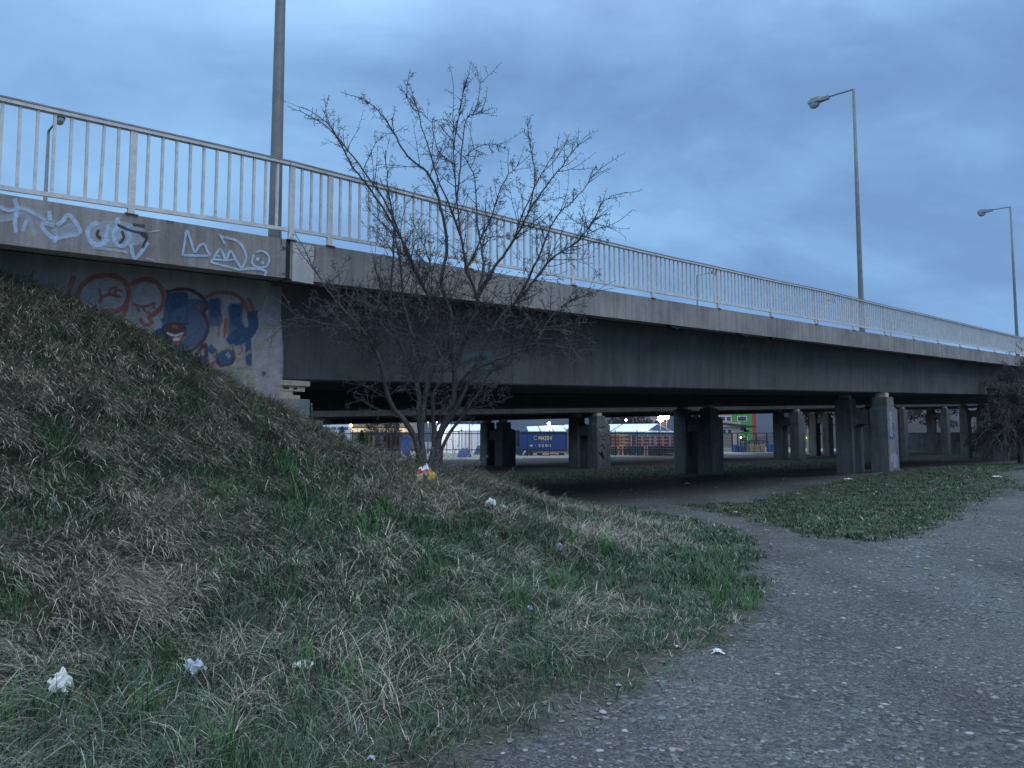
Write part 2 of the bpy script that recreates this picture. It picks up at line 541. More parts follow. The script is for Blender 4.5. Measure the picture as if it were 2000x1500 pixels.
# ------------------------------------------------------------------ grass (blades in one mesh per kind)
def blades(base, L, w, head, th0, th1, col, tipcol=None):
    n = len(base); K = 4
    ax = np.stack([np.cos(head), np.sin(head)], -1); px = np.stack([-np.sin(head), np.cos(head)], -1)
    V = np.zeros((n, K, 2, 3), np.float32); p = base.astype(np.float64).copy()
    wk = [1.0, 0.9, 0.65, 0.12]
    for k in range(K):
        V[:, k, 0, :2] = p[:, :2] + px * (w * wk[k] * 0.5)[:, None]; V[:, k, 0, 2] = p[:, 2]
        V[:, k, 1, :2] = p[:, :2] - px * (w * wk[k] * 0.5)[:, None]; V[:, k, 1, 2] = p[:, 2]
        a = th0 + (th1 - th0) * (k + 0.5) / (K - 1)
        p[:, :2] += ax * (np.sin(a) * L / (K - 1))[:, None]; p[:, 2] += np.cos(a) * L / (K - 1)
    b = (np.arange(n) * (K * 2))[:, None, None]
    q = np.array([[2 * k, 2 * k + 1, 2 * k + 3, 2 * k + 2] for k in range(K - 1)])[None]
    col4 = np.repeat(col[:, None, :], K * 2, 1)
    return V.reshape(-1, 3), (b + q).reshape(-1, 4), col4.reshape(-1, 3)


def cand(n, x0, x1, y0, y1, power):
    """random ground points, denser near the viewer, kept inside the view wedge (with margin)"""
    out = []
    while sum(len(o) for o in out) < n:
        x = rng.uniform(x0, x1, n); y = y0 * (y1 / y0) ** rng.uniform(0, 1, n) if power else rng.uniform(y0, y1, n)
        k = (np.abs(x) < 0.78 * y + 1.2)
        out.append(np.stack([x[k], y[k]], -1))
    return np.concatenate(out)[:n]


def slope_dir(x, y):
    e = 0.25
    dx = (height(x + e, y, False) - height(x - e, y, False)) / (2 * e); dy = (height(x, y + e, False) - height(x, y - e, False)) / (2 * e)
    return np.arctan2(-dy, -dx), np.hypot(dx, dy)


def pal(n, cols, jit=0.18):
    cols = np.array(cols); c = cols[rng.integers(0, len(cols), n)]
    return c * rng.uniform(1 - jit, 1 + jit, (n, 1)) * rng.uniform(0.94, 1.06, (n, 3))


GREEN = [(0.050, 0.088, 0.048), (0.066, 0.112, 0.060), (0.092, 0.138, 0.076), (0.044, 0.078, 0.054)]
STRAW = [(0.40, 0.36, 0.285), (0.29, 0.265, 0.21), (0.52, 0.475, 0.385), (0.20, 0.183, 0.152)]
DEAD = [(0.155, 0.15, 0.142), (0.23, 0.22, 0.205), (0.10, 0.097, 0.094), (0.34, 0.325, 0.295)]


def scatter_grass():
    VG, QG, CG = [], [], []; VD, QD, CD = [], [], []
    ng = nd = 0
    def push(kind, r):
        nonlocal ng, nd
        v, q, c = r
        if kind == 'g': VG.append(v); QG.append(q + ng); CG.append(c); ng += len(v)
        else: VD.append(v); QD.append(q + nd); CD.append(c); nd += len(v)

    def clumps(n, x0, x1, y0, y1, keep, per, rad, L, w, th0, th1, cols, kind, droop=0.0, power=True):
        p = cand(n, x0, x1, y0, y1, power)
        k = keep(p[:, 0], p[:, 1]); p = p[rng.uniform(0, 1, len(p)) < k]
        if not len(p): return
        m = len(p) * per
        c = np.repeat(p, per, 0); sc = np.repeat(rng.uniform(0.65, 1.35, len(p)), per)
        hd0 = np.repeat(rng.uniform(0, 2 * pi, len(p)), per)
        a = rng.uniform(0, 2 * pi, m); rr = rad * np.sqrt(rng.uniform(0, 1, m)) * sc
        xy = c + np.stack([np.cos(a), np.sin(a)], -1) * rr[:, None]
        ok = (xy[:, 0] * NX + xy[:, 1] * NY) < 11.1
        z = height(xy[:, 0], xy[:, 1])
        head = np.where(rng.uniform(0, 1, m) < 0.55, a, hd0) + rng.normal(0, 0.5, m)
        if droop:
            sd, sl = slope_dir(p[:, 0], p[:, 1]); sd = np.repeat(sd, per); sl = np.repeat(sl, per)
            use = rng.uniform(0, 1, m) < droop * np.clip(sl * 2.5, 0, 1)
            head = np.where(use, sd + np.repeat(rng.normal(0, 0.5, len(p)), per) + rng.normal(0, 0.28, m), head)
        base = np.stack([xy[:, 0], xy[:, 1], z - 0.01], -1)
        col = pal(m, cols) * np.repeat(rng.uniform(0.75, 1.25, len(p)), per)[:, None]
        dist = np.hypot(xy[:, 0], xy[:, 1])
        ww = w * rng.uniform(0.7, 1.3, m) * np.clip(dist / 6.0, 0.8, 2.2)
        ok &= dist > 2.4
        r = blades(base[ok], (L * sc * rng.uniform(0.55, 1.25, m))[ok], ww[ok], head[ok],
                   (th0 * rng.uniform(0.4, 1.4, m))[ok], (th1 * rng.uniform(0.6, 1.2, m))[ok], col[ok])
        push(kind, r)

    def hillw(x, y):
        g1 = zones(x, y)[0]
        h = height(x, y, False)
        return sstep(-0.05, 0.35, g1), sstep(0.04, 0.30, h)

    patch = lambda x, y: fbm(x * 0.75, y * 0.75, 40, 3) * 2 + 0.5       # 0 green .. 1 straw
    brown = lambda x, y: fbm(x * 0.6 + 7, y * 0.6, 60, 3) * 2 + 0.5

    def up(x, y):   # upper slope: dead vines and bare soil
        h = height(x, y, False); return sstep(0.7, 1.5, h)

    def k_green(x, y):
        a, h = hillw(x, y); return a * np.clip(0.25 + 0.75 * sstep(0.60, 0.42, patch(x, y)) + 0.35 * up(x, y), 0, 1) * (0.5 + 0.5 * h)
    def k_straw(x, y):
        a, h = hillw(x, y); return a * h * (0.18 + 0.82 * sstep(0.40, 0.52, patch(x, y))) * (1 - 0.2 * up(x, y))
    def k_dead(x, y):
        a, h = hillw(x, y); return a * h * (0.15 + 0.55 * sstep(0.42, 0.6, brown(x, y)) + 0.12 * up(x, y))
    def k_lawn(x, y):
        g1 = zones(x, y)[0]; h = height(x, y, False)
        return sstep(-0.12, 0.25, g1) * sstep(0.40, 0.10, h) * (0.35 + 0.65 * sstep(0.35, 0.55, fbm(x * 1.7, y * 1.7, 71, 3) * 2 + 0.5))
    def k_isl(x, y):
        g2 = zones(x, y)[1]
        return sstep(-0.2, 0.3, g2) * (0.75 + 0.25 * sstep(0.35, 0.55, fbm(x * 0.9, y * 0.9, 73, 3) * 2 + 0.5))
    # hill
    clumps(21000, -9, 5, 2.5, 13, k_green, 11, 0.10, 0.145, 0.0052, 0.35, 1.25, GREEN, 'g', 0.4)
    clumps(6000, -9, 5, 2.5, 13, k_straw, 46, 0.13, 0.29, 0.0046, 0.85, 2.15, STRAW, 'd', 0.85)
    clumps(4000, -9, 5, 2.5, 13, k_straw, 14, 0.07, 0.26, 0.0048, 0.5, 1.9, STRAW, 'd', 0.7)
    clumps(13000, -9, 5, 2.5, 13, k_straw, 6, 0.17, 0.18, 0.0055, 1.1, 1.75, STRAW + DEAD, 'd', 0.5)
    clumps(13000, -9, 5, 2.5, 13, k_dead, 8, 0.17, 0.22, 0.0062, 1.0, 1.8, DEAD + STRAW[3:], 'd', 0.75)
    # broad leaved weeds in loose rosettes
    clumps(900, -6, 5, 2.5, 13, lambda x, y: k_green(x, y) * .8, 9, 0.05, 0.085, 0.022, 0.5, 1.5, [(0.05, 0.11, 0.04), (0.07, 0.13, 0.05)], 'g')
    clumps(260, -6, 5, 2.5, 10, k_green, 30, 0.10, 0.24, 0.006, 0.15, 0.9, [(0.045, 0.11, 0.04), (0.06, 0.13, 0.045)], 'g')
    # crest against the wall and ridge
    clumps(1200, -9, 3, 8, 13.5, lambda x, y: hillw(x, y)[0] * hillw(x, y)[1] * 0.8, 8, 0.08, 0.24, 0.006, 0.2, 0.9, GREEN + [(0.07, 0.10, 0.04)], 'g', 0.1)
    # lawn beside the path
    clumps(22000, -2, 6, 2.6, 18, k_lawn, 9, 0.06, 0.075, 0.0048, 0.4, 1.2, GREEN, 'g')
    clumps(12000, -2.5, 6, 2.6, 18, k_lawn, 5, 0.12, 0.12, 0.0045, 1.0, 1.7, STRAW + DEAD, 'd')
    # stray tufts along the worn edges
    def k_stray(x, y):
        z1, z2, z3 = zones(x, y); gg = np.maximum(z1, z2)
        return (gg < 0.05) * sstep(-0.75, -0.05, gg) * 0.5
    clumps(5000, -1, 22, 2.8, 30, k_stray, 10, 0.05, 0.06, 0.0055, 0.5, 1.4, GREEN, 'g')
    clumps(9000, -1, 22, 2.8, 30, k_stray, 3, 0.12, 0.075, 0.0055, 1.3, 1.65, STRAW + DEAD, 'd')
    # island and verge on the right
    clumps(27000, 2, 32, 10, 46, k_isl, 9, 0.12, 0.075, 0.0068, 0.4, 1.2, GREEN + [(0.06, 0.085, 0.035)], 'g')
    clumps(4500, 2, 32, 10, 46, k_isl, 4, 0.12, 0.10, 0.006, 0.9, 1.6, STRAW + DEAD, 'd')
    m = vcol('grass_blades')
    o = np_mesh('grass', np.concatenate(VG), np.concatenate(QG), m, np.concatenate(CG)); tag(o, 'short green grass growing over the slope and verges', 'grass', kind='stuff')
    o = np_mesh('dry_grass', np.concatenate(VD), np.concatenate(QD), m, np.concatenate(CD)); tag(o, 'matted straw coloured dead grass hanging down the slope', 'dry grass', kind='stuff')
    print('grass blades', len(np.concatenate(QG)) // 3, len(np.concatenate(QD)) // 3)


scatter_grass()


def verge_grass():
    n = 9000
    s = rng.uniform(11, 70, n); t = rng.uniform(19.2, 25.8, n)
    x = DX * s + NX * t; y = DY * s + NY * t
    k = (zones(x, y)[2] > 0) & (rng.uniform(0, 1, n) < 0.8)
    x, y = x[k], y[k]; per = 6; m = len(x) * per
    X2 = np.repeat(x, per) + rng.normal(0, 0.12, m); Y2 = np.repeat(y, per) + rng.normal(0, 0.12, m)
    b = np.stack([X2, Y2, height(X2, Y2) - 0.01], -1)
    r = blades(b, rng.uniform(0.06, 0.16, m), rng.uniform(0.012, 0.022, m), rng.uniform(0, 2 * pi, m), rng.uniform(0.1, 0.5, m), rng.uniform(0.6, 1.5, m), pal(m, GREEN + DEAD[:2]))
    o = np_mesh('verge_grass', r[0], r[1], vcol('verge_blades'), r[2]); tag(o, 'thin grass on the strip of earth between the two spans', 'grass', kind='stuff')


verge_grass()


def pebbles(name='gravel', label='loose grey and brown stones strewn on the path', mode=0):
    n = 20000 if mode == 0 else 9000
    x = rng.uniform(-2, 16, n); y = 2.7 * (24 / 2.7) ** rng.uniform(0, 1, n) ** 1.15
    if mode == 1:
        x = rng.uniform(0, 34, n); y = rng.uniform(14, 46, n)
    k = (np.abs(x) < 0.75 * y + 0.5)
    x, y = x[k], y[k]
    z1, z2, z3 = zones(x, y); gr = np.maximum(z1, z2)
    tt = x * NX + y * NY
    k = ((gr < 0.12) & (tt < 11)) if mode == 0 else (((tt > 11) & (tt < 19)) | ((z2 > 0) & (rng.uniform(0, 1, len(x)) < .05)))
    x, y, gr = x[k], y[k], gr[k]; n = len(x)
    sz = 0.007 + 0.013 * rng.pareto(2.6, n); sz = np.clip(sz, 0.006, 0.030)
    sz *= np.clip(np.hypot(x, y) / 8.0, 0.85, 1.25)
    # squashed 8-corner stones, two rings + caps as quads
    a = np.arange(6) * pi / 3
    ring = lambda r, h: np.stack([np.cos(a) * r, np.sin(a) * r, np.full(6, h)], -1)
    tmpl = np.concatenate([ring(0.75, -0.3), ring(1.0, 0.1), ring(0.55, 0.5)])
    q = []
    for j in (0, 1):
        for i in range(6): q.append((j * 6 + i, j * 6 + (i + 1) % 6, j * 6 + 6 + (i + 1) % 6, j * 6 + 6 + i))
    q += [(12, 13, 14, 15), (12, 15, 16, 17)]
    T = tmpl[None] * (1 + rng.uniform(-0.28, 0.28, (n, 18, 1)))
    T = T * np.stack([sz * rng.uniform(0.8, 1.5, n), sz * rng.uniform(0.7, 1.1, n), sz * rng.uniform(0.35, 0.7, n)], -1)[:, None, :]
    sz = sz * (1.7 if mode else 1.0)
    h = rng.uniform(0, 2 * pi, n); c, s = np.cos(h)[:, None], np.sin(h)[:, None]
    V = np.stack([T[..., 0] * c - T[..., 1] * s + x[:, None], T[..., 0] * s + T[..., 1] * c + y[:, None], T[..., 2] + (height(x, y) + 0.005)[:, None]], -1)
    col = pal(n, [(0.15, 0.15, 0.15), (0.18, 0.178, 0.175), (0.11, 0.112, 0.115), (0.24, 0.235, 0.225), (0.13, 0.13, 0.13), (0.20, 0.175, 0.15), (0.13, 0.145, 0.16), (0.15, 0.15, 0.15), (0.10, 0.10, 0.105), (0.09, 0.09, 0.09), (0.12, 0.118, 0.115), (0.30, 0.29, 0.275)])
    Q = np.array(q)[None] + (np.arange(n) * 18)[:, None, None]
    o = np_mesh(name, V.reshape(-1, 3), Q.reshape(-1, 4), vcol('stone', 0.85), np.repeat(col, 18, 0)); tag(o, label, 'gravel', kind='stuff')


pebbles()
pebbles('rubble', 'small stones and dirt crumbs scattered on the trodden earth under the bridge', 1)

# ------------------------------------------------------------------ bridge geometry (profiles traced in the plane of the deck edge)
HR = [(0, 187.5), (255, 246), (555, 310.5), (648, 335), (911, 406), (1119, 457), (1276, 494.5), (1402, 521.5), (1504, 545.5), (1600, 564.5), (1723, 595.4), (1823, 618), (1991, 657.7)]
FT = [(0, 375.6), (255, 417), (561, 467.4), (637, 480), (922, 526), (1120, 559), (1276, 584.5), (1402, 604), (1504, 620), (1600, 632.5), (1723, 651.5), (1991, 696)]
GB = [(612, 742), (1000, 751), (1150, 755), (1400, 762), (1730, 768), (2000, 772)]


def fit(px, t, deg):
    a = np.array([on_t(x, y, t) for x, y in px]); c = np.polyfit(a[:, 0], a[:, 1], deg)
    lo, hi = a[0, 0], a[-1, 0]; d1 = np.polyder(c)
    def f(s):
        if s > hi: return float(np.polyval(c, hi) + np.polyval(d1, hi) * (s - hi))
        if s < lo: return float(np.polyval(c, lo) + np.polyval(d1, lo) * (s - lo))
        return float(np.polyval(c, s))
    return f


ztop = fit(FT, 10.4, 2); zgb = fit(GB, 11.38, 1)
_h = np.array([on_t(x, y, 10.43) for x, y in HR])
def zhr(s):
    v = [np.interp(q, _h[:, 0], _h[:, 1]) for q in np.linspace(s - 1.2, s + 1.2, 7)]
    if s > _h[-1, 0] - 1.3: return _h[-1, 1] + (s - _h[-1, 0]) * 0.041
    if s < _h[0, 0] + 1.3: return float(np.interp(_h[0, 0] + 1.3, _h[:, 0], _h[:, 1]) + (s - _h[0, 0] - 1.3) * 0.05)
    return float(np.mean(v))
FALL = 0.028


def extrude(poly, s0, s1, zf, step=3.0):
    """cross-section (t, z offset) swept along the bridge"""
    mb = MB(); ns = max(1, int(round((s1 - s0) / step))); n = len(poly)
    for i in range(ns + 1):
        s = s0 + (s1 - s0) * i / ns; z = zf(s)
        mb.v.extend([tuple(S(s, t, z + dz)) for t, dz in poly])
    for i in range(ns):
        for k in range(n):
            k2 = (k + 1) % n
            mb.f.append((i * n + k, i * n + k2, (i + 1) * n + k2, (i + 1) * n + k))
    mb.f.append(tuple(range(n))[::-1]); mb.f.append(tuple(ns * n + k for k in range(n)))
    return mb


S0 = on_t(563, 500, 10.4)[0]          # expansion joint
SEND = 150.0
XB = (Vector((DX, DY, 0)), Vector((NX, NY, 0)), Vector((0, 0, 1)))   # bridge axes


def bridge(t0, width, label, near):
    r = thing('road_bridge', S(S0, t0, ztop(S0)), label, 'bridge')
    k = t0 - 10.4; off = -FALL * k
    zf = lambda s: ztop(s) + off
    t1 = t0 + width
    f = lambda t: -FALL * (t - t0)
    sA = S0 + (0.035 if near else 0.0)
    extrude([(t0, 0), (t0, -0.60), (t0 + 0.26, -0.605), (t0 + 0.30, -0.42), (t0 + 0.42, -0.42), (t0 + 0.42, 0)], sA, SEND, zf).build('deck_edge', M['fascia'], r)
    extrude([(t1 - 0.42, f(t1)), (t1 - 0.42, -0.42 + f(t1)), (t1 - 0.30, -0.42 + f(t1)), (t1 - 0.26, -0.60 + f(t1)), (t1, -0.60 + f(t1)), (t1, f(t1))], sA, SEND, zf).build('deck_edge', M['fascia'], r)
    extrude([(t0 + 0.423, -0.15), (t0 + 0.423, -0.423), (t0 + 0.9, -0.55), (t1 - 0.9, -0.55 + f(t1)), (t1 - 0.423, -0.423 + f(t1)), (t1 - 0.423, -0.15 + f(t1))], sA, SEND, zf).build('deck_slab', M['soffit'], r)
    zg = lambda s: zgb(s) + off
    for g0, in ((t0 + 0.80,), (t0 + 8.95,)):
        dz = -FALL * (g0 - t0 - 0.8)
        mb = MB(); ns = 48
        s_start = S0 + 0.12
        for i in range(ns + 1):
            s = s_start + (SEND - s_start) * i / ns
            zb = zg(s) + dz; zt = zf(s) - FALL * (g0 - t0)
            for t, z in ((g0 - 0.02, zt - 0.50), (g0 + 0.13, zt - 0.90), (g0 + 0.17, zb + 0.03), (g0 + 0.20, zb), (g0 + 2.28, zb - 0.05), (g0 + 2.36, zt - 1.02), (g0 + 2.5, zt - 0.53)):
                mb.v.append(tuple(S(s, t, z)))
        n = 7
        for i in range(ns):
            for q in range(n): mb.f.append((i * n + q, i * n + (q + 1) % n, (i + 1) * n + (q + 1) % n, (i + 1) * n + q))
        mb.f.append(tuple(range(n))[::-1]); mb.f.append(tuple(ns * n + q for q in range(n)))
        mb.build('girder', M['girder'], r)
    if near:
        # pale repaired panel and the dark joint next to the ramp
        jz = ztop(S0)
        MB().box(S(S0 - 0.012, 10.46, jz - 0.31), (0.085, 0.09, 0.58), XB).build('joint_seal', M['black_rubber'], r)
        MB().box(S(S0 + 0.24, 10.385, jz - 0.33), (0.36, 0.026, 0.60), XB).build('joint_panel', M['panel'], r)
        # scraps of old formwork left under the edge
        for px, w, h in ((1306, 30, 9), (1318, 12, 14), (1440, 36, 5), (1505, 10, 8), (1900, 20, 5)):
            s, z = on_t(px, 640, 10.45); zz = ztop(s) - 0.60
            ln = w * s / 1450 * 1.3
            MB().prism([S(s, 10.42, zz - 0.003), S(s + ln, 10.42, zz - 0.003), S(s + ln * .8, 10.42, zz - 0.06), S(s + ln * .3, 10.42, zz - 0.02 * h / 3)],
                       [S(s, 10.55, zz - 0.003), S(s + ln, 10.55, zz - 0.003), S(s + ln * .8, 10.55, zz - 0.06), S(s + ln * .3, 10.55, zz - 0.02 * h / 3)]).build('formwork_scrap', M['black_rubber'], r)
        # bearing stack on the abutment seat
        b = MB().box(S(S0 + 0.58, 11.50, zgb(S0 + .6) - 0.045), (0.66, 0.40, 0.085), XB).build('bearing', M['bearing'], r)
        MB().box(S(S0 + 0.60, 11.52, zgb(S0 + .6) - 0.135), (0.48, 0.36, 0.085), XB).build('bearing_plate', M['bearing'], b)
        MB().box(S(S0 + 0.48, 11.50, zgb(S0 + .6) - 0.215), (0.26, 0.36, 0.055), XB).build('bearing_plate', M['bearing'], b)
        MB().box(S(S0 + 0.46, 11.50, zgb(S0 + .6) - 0.275), (0.54, 0.40, 0.06), XB).build('bearing_plate', M['bearing'], b)
        for q, w in ((0.50, 0.10), (0.66, 0.06)):
            MB().box(S(S0 + q, 11.335, zgb(S0 + .6) - 0.13), (w, 0.006, 0.03), XB).build('stamp', M['black_rubber'], b)
    return r


bridgeA = bridge(10.4, 11.9, 'long grey concrete road bridge with white railing rising to the right', True)
bridgeB = bridge(25.75, 11.9, 'second concrete road bridge running parallel behind the nearer one', False)


# ------------------------------------------------------------------ abutment with ramp edge
def gather(n): return S(0, n, 0)
ab = thing('bridge_abutment', S(S0, 11.2, 1.9), 'concrete abutment and ramp wall covered in graffiti on the grassy slope', 'abutment')
SL = -26.0
t1 = 22.3
extrude([(10.4, 0), (10.4, -0.60), (10.66, -0.605), (10.70, -0.42), (10.82, -0.42), (10.82, 0)], SL, S0 - 0.04, ztop).build('ramp_edge', M['fascia'], ab)
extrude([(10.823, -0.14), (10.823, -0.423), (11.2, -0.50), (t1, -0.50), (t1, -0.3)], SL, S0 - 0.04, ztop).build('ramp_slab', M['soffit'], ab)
SW = on_t(548, 650, 11.2)[0]


def wallmesh(s0, s1, ta, tb, zb, zt):
    mb = MB()
    ns = 6
    for i in range(ns + 1):
        s = s0 + (s1 - s0) * i / ns
        mb.v.extend([tuple(S(s, ta, zb(s))), tuple(S(s, ta, zt(s))), tuple(S(s, tb, zt(s))), tuple(S(s, tb, zb(s)))])
    for i in range(ns):
        for k in range(4): mb.f.append((i * 4 + k, i * 4 + (k + 1) % 4, (i + 1) * 4 + (k + 1) % 4, (i + 1) * 4 + k))
    mb.f.append((3, 2, 1, 0)); mb.f.append(tuple(ns * 4 + k for k in range(4)))
    return mb


# retaining wall along the ramp, then the back wall and the seat across both spans
wallmesh(SL, SW, 11.2, 11.8, lambda s: 0.2, lambda s: ztop(s) - 0.51).build('wing_wall', M['abut'], ab)
wallmesh(SW - 0.6, SW - 0.003, 11.802, 37.0, lambda s: 0.0, lambda s: ztop(s) - 1.25).build('back_wall', M['girder'], ab)
ZSEAT = zgb(S0 + .6) - 0.308
SC = on_t(606, 800, 11.24)[0]
MB().box(S((SW + SC) / 2 + 0.0015, 24.2, (ZSEAT - 0.6) / 2), (SC - SW, 25.9, ZSEAT + 0.6), XB).build('bearing_seat', M['abut'], ab, bevel=0.015)
ZST = on_t(612, 821, 11.3)[1]; SST = on_t(633, 821, 11.26)[0]
MB().box(S((SC + SST) / 2 + 0.0015, 24.22, (ZST - 0.6) / 2), (SST - SC, 25.86, ZST + 0.6), XB).build('seat_step', M['abut'], ab, bevel=0.015)


# ------------------------------------------------------------------ graffiti, laid on the concrete faces
def smooth_line(pts, n=6):
    p = [np.array(q, float) for q in pts]
    if len(p) < 3: return [p[0] + (p[1] - p[0]) * t for t in np.linspace(0, 1, n + 1)]
    e = [2 * p[0] - p[1]] + p + [2 * p[-1] - p[-2]]
    out = []
    for i in range(1, len(e) - 2):
        for t in np.linspace(0, 1, n, endpoint=False):
            a, b, c, d = e[i - 1], e[i], e[i + 1], e[i + 2]
            out.append(0.5 * ((2 * b) + (-a + c) * t + (2 * a - 5 * b + 4 * c - d) * t * t + (-a + 3 * b - 3 * c + d) * t ** 3))
    out.append(p[-1]); return out


class Paint:
    """collects strokes of one colour; px are photo pixels projected on the plane across = t"""
    def __init__(self, t): self.t = t; self.layer = 0; self.sets = {}

    def _put(self, key, pts, cov, quads):
        V, Cc, Q = self.sets.setdefault(key, ([], [], []))
        b = len(V)
        for (x, y), c in zip(pts, cov):
            t = self.t - 0.004 - 0.0004 * self.layer
            s, z = on_t(x, y, t); V.append(tuple(S(s, t, z))); Cc.append((c, c, c))
        Q.extend([tuple(i + b for i in q) for q in quads])

    def stroke(self, key, pts, w):
        self.layer += 1
        L = smooth_line(pts); n = len(L); L = [np.array(q) for q in L]
        d0 = L[0] - L[1]; d0 /= np.linalg.norm(d0) + 1e-9; d1 = L[-1] - L[-2]; d1 /= np.linalg.norm(d1) + 1e-9
        L = [L[0] + d0 * w * 0.45] + L + [L[-1] + d1 * w * 0.45]
        P, cv, Q = [], [], []
        for i, q in enumerate(L):
            tg = L[min(i + 1, len(L) - 1)] - L[max(i - 1, 0)]; tg = tg / (np.linalg.norm(tg) + 1e-9); nn = np.array([-tg[1], tg[0]])
            end = 0.0 if i in (0, len(L) - 1) else 1.0
            ww = w * (1 + 0.12 * random.uniform(-1, 1))
            for o, c in ((-0.66, 0), (-0.36, 1), (0.36, 1), (0.66, 0)): P.append(q + nn * o * ww); cv.append(c * end)
        for i in range(len(L) - 1):
            for k in range(3): Q.append((i * 4 + k, i * 4 + k + 1, i * 4 + 5 + k, i * 4 + 4 + k))
        self._put(key, P, cv, Q)

    def fill(self, key, pts, feather=0.88):
        self.layer += 1
        L = smooth_line(list(pts) + [pts[0]], 5)[:-1]; n = len(L); c = sum(L) / n
        P = [c] + [c + (q - c) * feather for q in L] + list(L); cv = [1] * (n + 1) + [0] * n
        Q = []
        for i in range(n):
            j = (i + 1) % n
            Q.append((1 + i, 1 + j, 1 + n + j, 1 + n + i))
            Q.append((0, 1 + i, 1 + j, 1 + j))
        self._put(key, P, cv, Q)

    def build(self, parent, names):
        off = parent_world(parent)
        for key, (V, Cc, Q) in self.sets.items():
            m = bpy.data.meshes.new(names)
            m.from_pydata([tuple(Vector(v) - off) for v in V], [], [tuple(dict.fromkeys(q)) for q in Q]); m.update()
            a = m.color_attributes.new('Col', 'FLOAT_COLOR', 'POINT')
            for i, c in enumerate(Cc): a.data[i].color = (*c, 1)
            o = bpy.data.objects.new(names, m); C.objects.link(o); m.materials.append(PM[key]); o.parent = parent
            o['label'] = PL[key]


PM = {'ice': spray('paint_pale_blue', (0.42, 0.58, 0.78), 0.66), 'ink': spray('paint_black', (0.012, 0.012, 0.016), 0.85),
      'haze': spray('paint_thin_white', (0.42, 0.50, 0.60), 0.45),
      'red': spray('paint_brick_red', (0.27, 0.085, 0.06), 0.92), 'plum': spray('paint_dark_plum', (0.055, 0.022, 0.04), 0.9),
      'blue': spray('paint_deep_blue', (0.018, 0.066, 0.15), 0.94), 'wash': spray('paint_blue_wash', (0.035, 0.095, 0.19), 0.72),
      'yellow': spray('paint_dull_yellow', (0.34, 0.32, 0.16), 0.45), 'white': spray('paint_white', (0.5, 0.5, 0.52), 0.85),
      'pale': spray('paint_pale_grey', (0.43, 0.41, 0.43), 0.6), 'teal': spray('paint_teal', (0.03, 0.10, 0.10), 0.6)}
PL = {'ice': 'pale blue tag lettering', 'ink': 'black spray marks', 'haze': 'thin whitish spray', 'red': 'brick red outlines of sleeping faces', 'plum': 'dark plum outlines', 'blue': 'deep blue patches',
      'wash': 'thin blue wash', 'yellow': 'dull yellow scribble', 'white': 'white teeth', 'pale': 'pale grey filling', 'teal': 'faded teal tag'}
# tags on the ramp edge (crop scale 3.333, origin 0,150)
T = Paint(10.4)
c1 = lambda pts: [(x / 3.3333, 150 + y / 3.3333) for x, y in pts]
k1 = 1 / 3.3333
T.stroke('haze', c1([(0, 925), (70, 915), (140, 885)]), 40 * k1)
for pts, w in (([(0, 850), (60, 870), (140, 855), (220, 888), (290, 930), (350, 950)], 30), ([(95, 800), (112, 860), (98, 940), (104, 1008)], 26), ([(130, 870), (190, 930), (226, 1032)], 30),
               ([(170, 935), (150, 1000)], 24), ([(320, 880), (326, 930)], 28), ([(345, 965), (300, 955), (272, 965), (300, 1012), (355, 1050), (440, 1035), (522, 1010), (470, 920), (432, 902), (412, 935), (375, 965)], 26),
               ([(352, 1072), (372, 1040)], 24)):
    T.stroke('ice' if w < 29 else 'haze', c1(pts), w * k1)
T.stroke('ice', c1([(0, 852), (60, 872), (140, 858), (220, 890), (290, 932)]), 16 * k1)
T.fill('haze', c1([(320, 1000), (400, 975), (470, 950), (505, 1005), (430, 1030), (360, 1040)]))
T.fill('haze', c1([(560, 1000), (600, 950), (700, 935), (790, 950), (880, 960), (960, 1010), (930, 1090), (800, 1110), (640, 1105), (575, 1070)]))
T.fill('haze', c1([(700, 1000), (760, 940), (850, 955), (900, 1010), (860, 1060), (760, 1060)]))
for pts, w in (([(632, 950), (590, 972), (570, 1020), (596, 1078), (655, 1092), (702, 1058)], 28), ([(705, 965), (688, 1045)], 24), ([(785, 962), (742, 1010), (750, 1078), (800, 1100), (842, 1055), (830, 985)], 26),
               ([(850, 1090), (880, 1180), (962, 1085)], 22), ([(762, 925), (764, 945)], 30)):
    T.stroke('ice', c1(pts), w * k1)
T.stroke('haze', c1([(600, 1108), (700, 1122), (822, 1140)]), 16 * k1)
T.stroke('haze', c1([(800, 1130), (824, 1148)]), 14 * k1)
for pts, w in (([(770, 965), (850, 1000), (955, 1022)], 16), ([(795, 1008), (806, 1045), (780, 1082)], 16), ([(640, 1000), (632, 1030), (655, 1050)], 18), ([(870, 962), (940, 970)], 16), ([(925, 1025), (955, 1040)], 24),
               ([(960, 1040), (930, 1110)], 14), ([(1830, 1000), (1834, 1090)], 5), ([(1840, 1110), (1860, 1120)], 8), ([(1842, 1280), (1856, 1284)], 10), ([(1085, 938), (1130, 945)], 8)):
    T.stroke('ink', c1(pts), w * k1)
for pts in ([(955, 1180), (1000, 1195)], [(970, 1010), (1040, 1000)]): T.stroke('pale', c1(pts), 9 * k1)
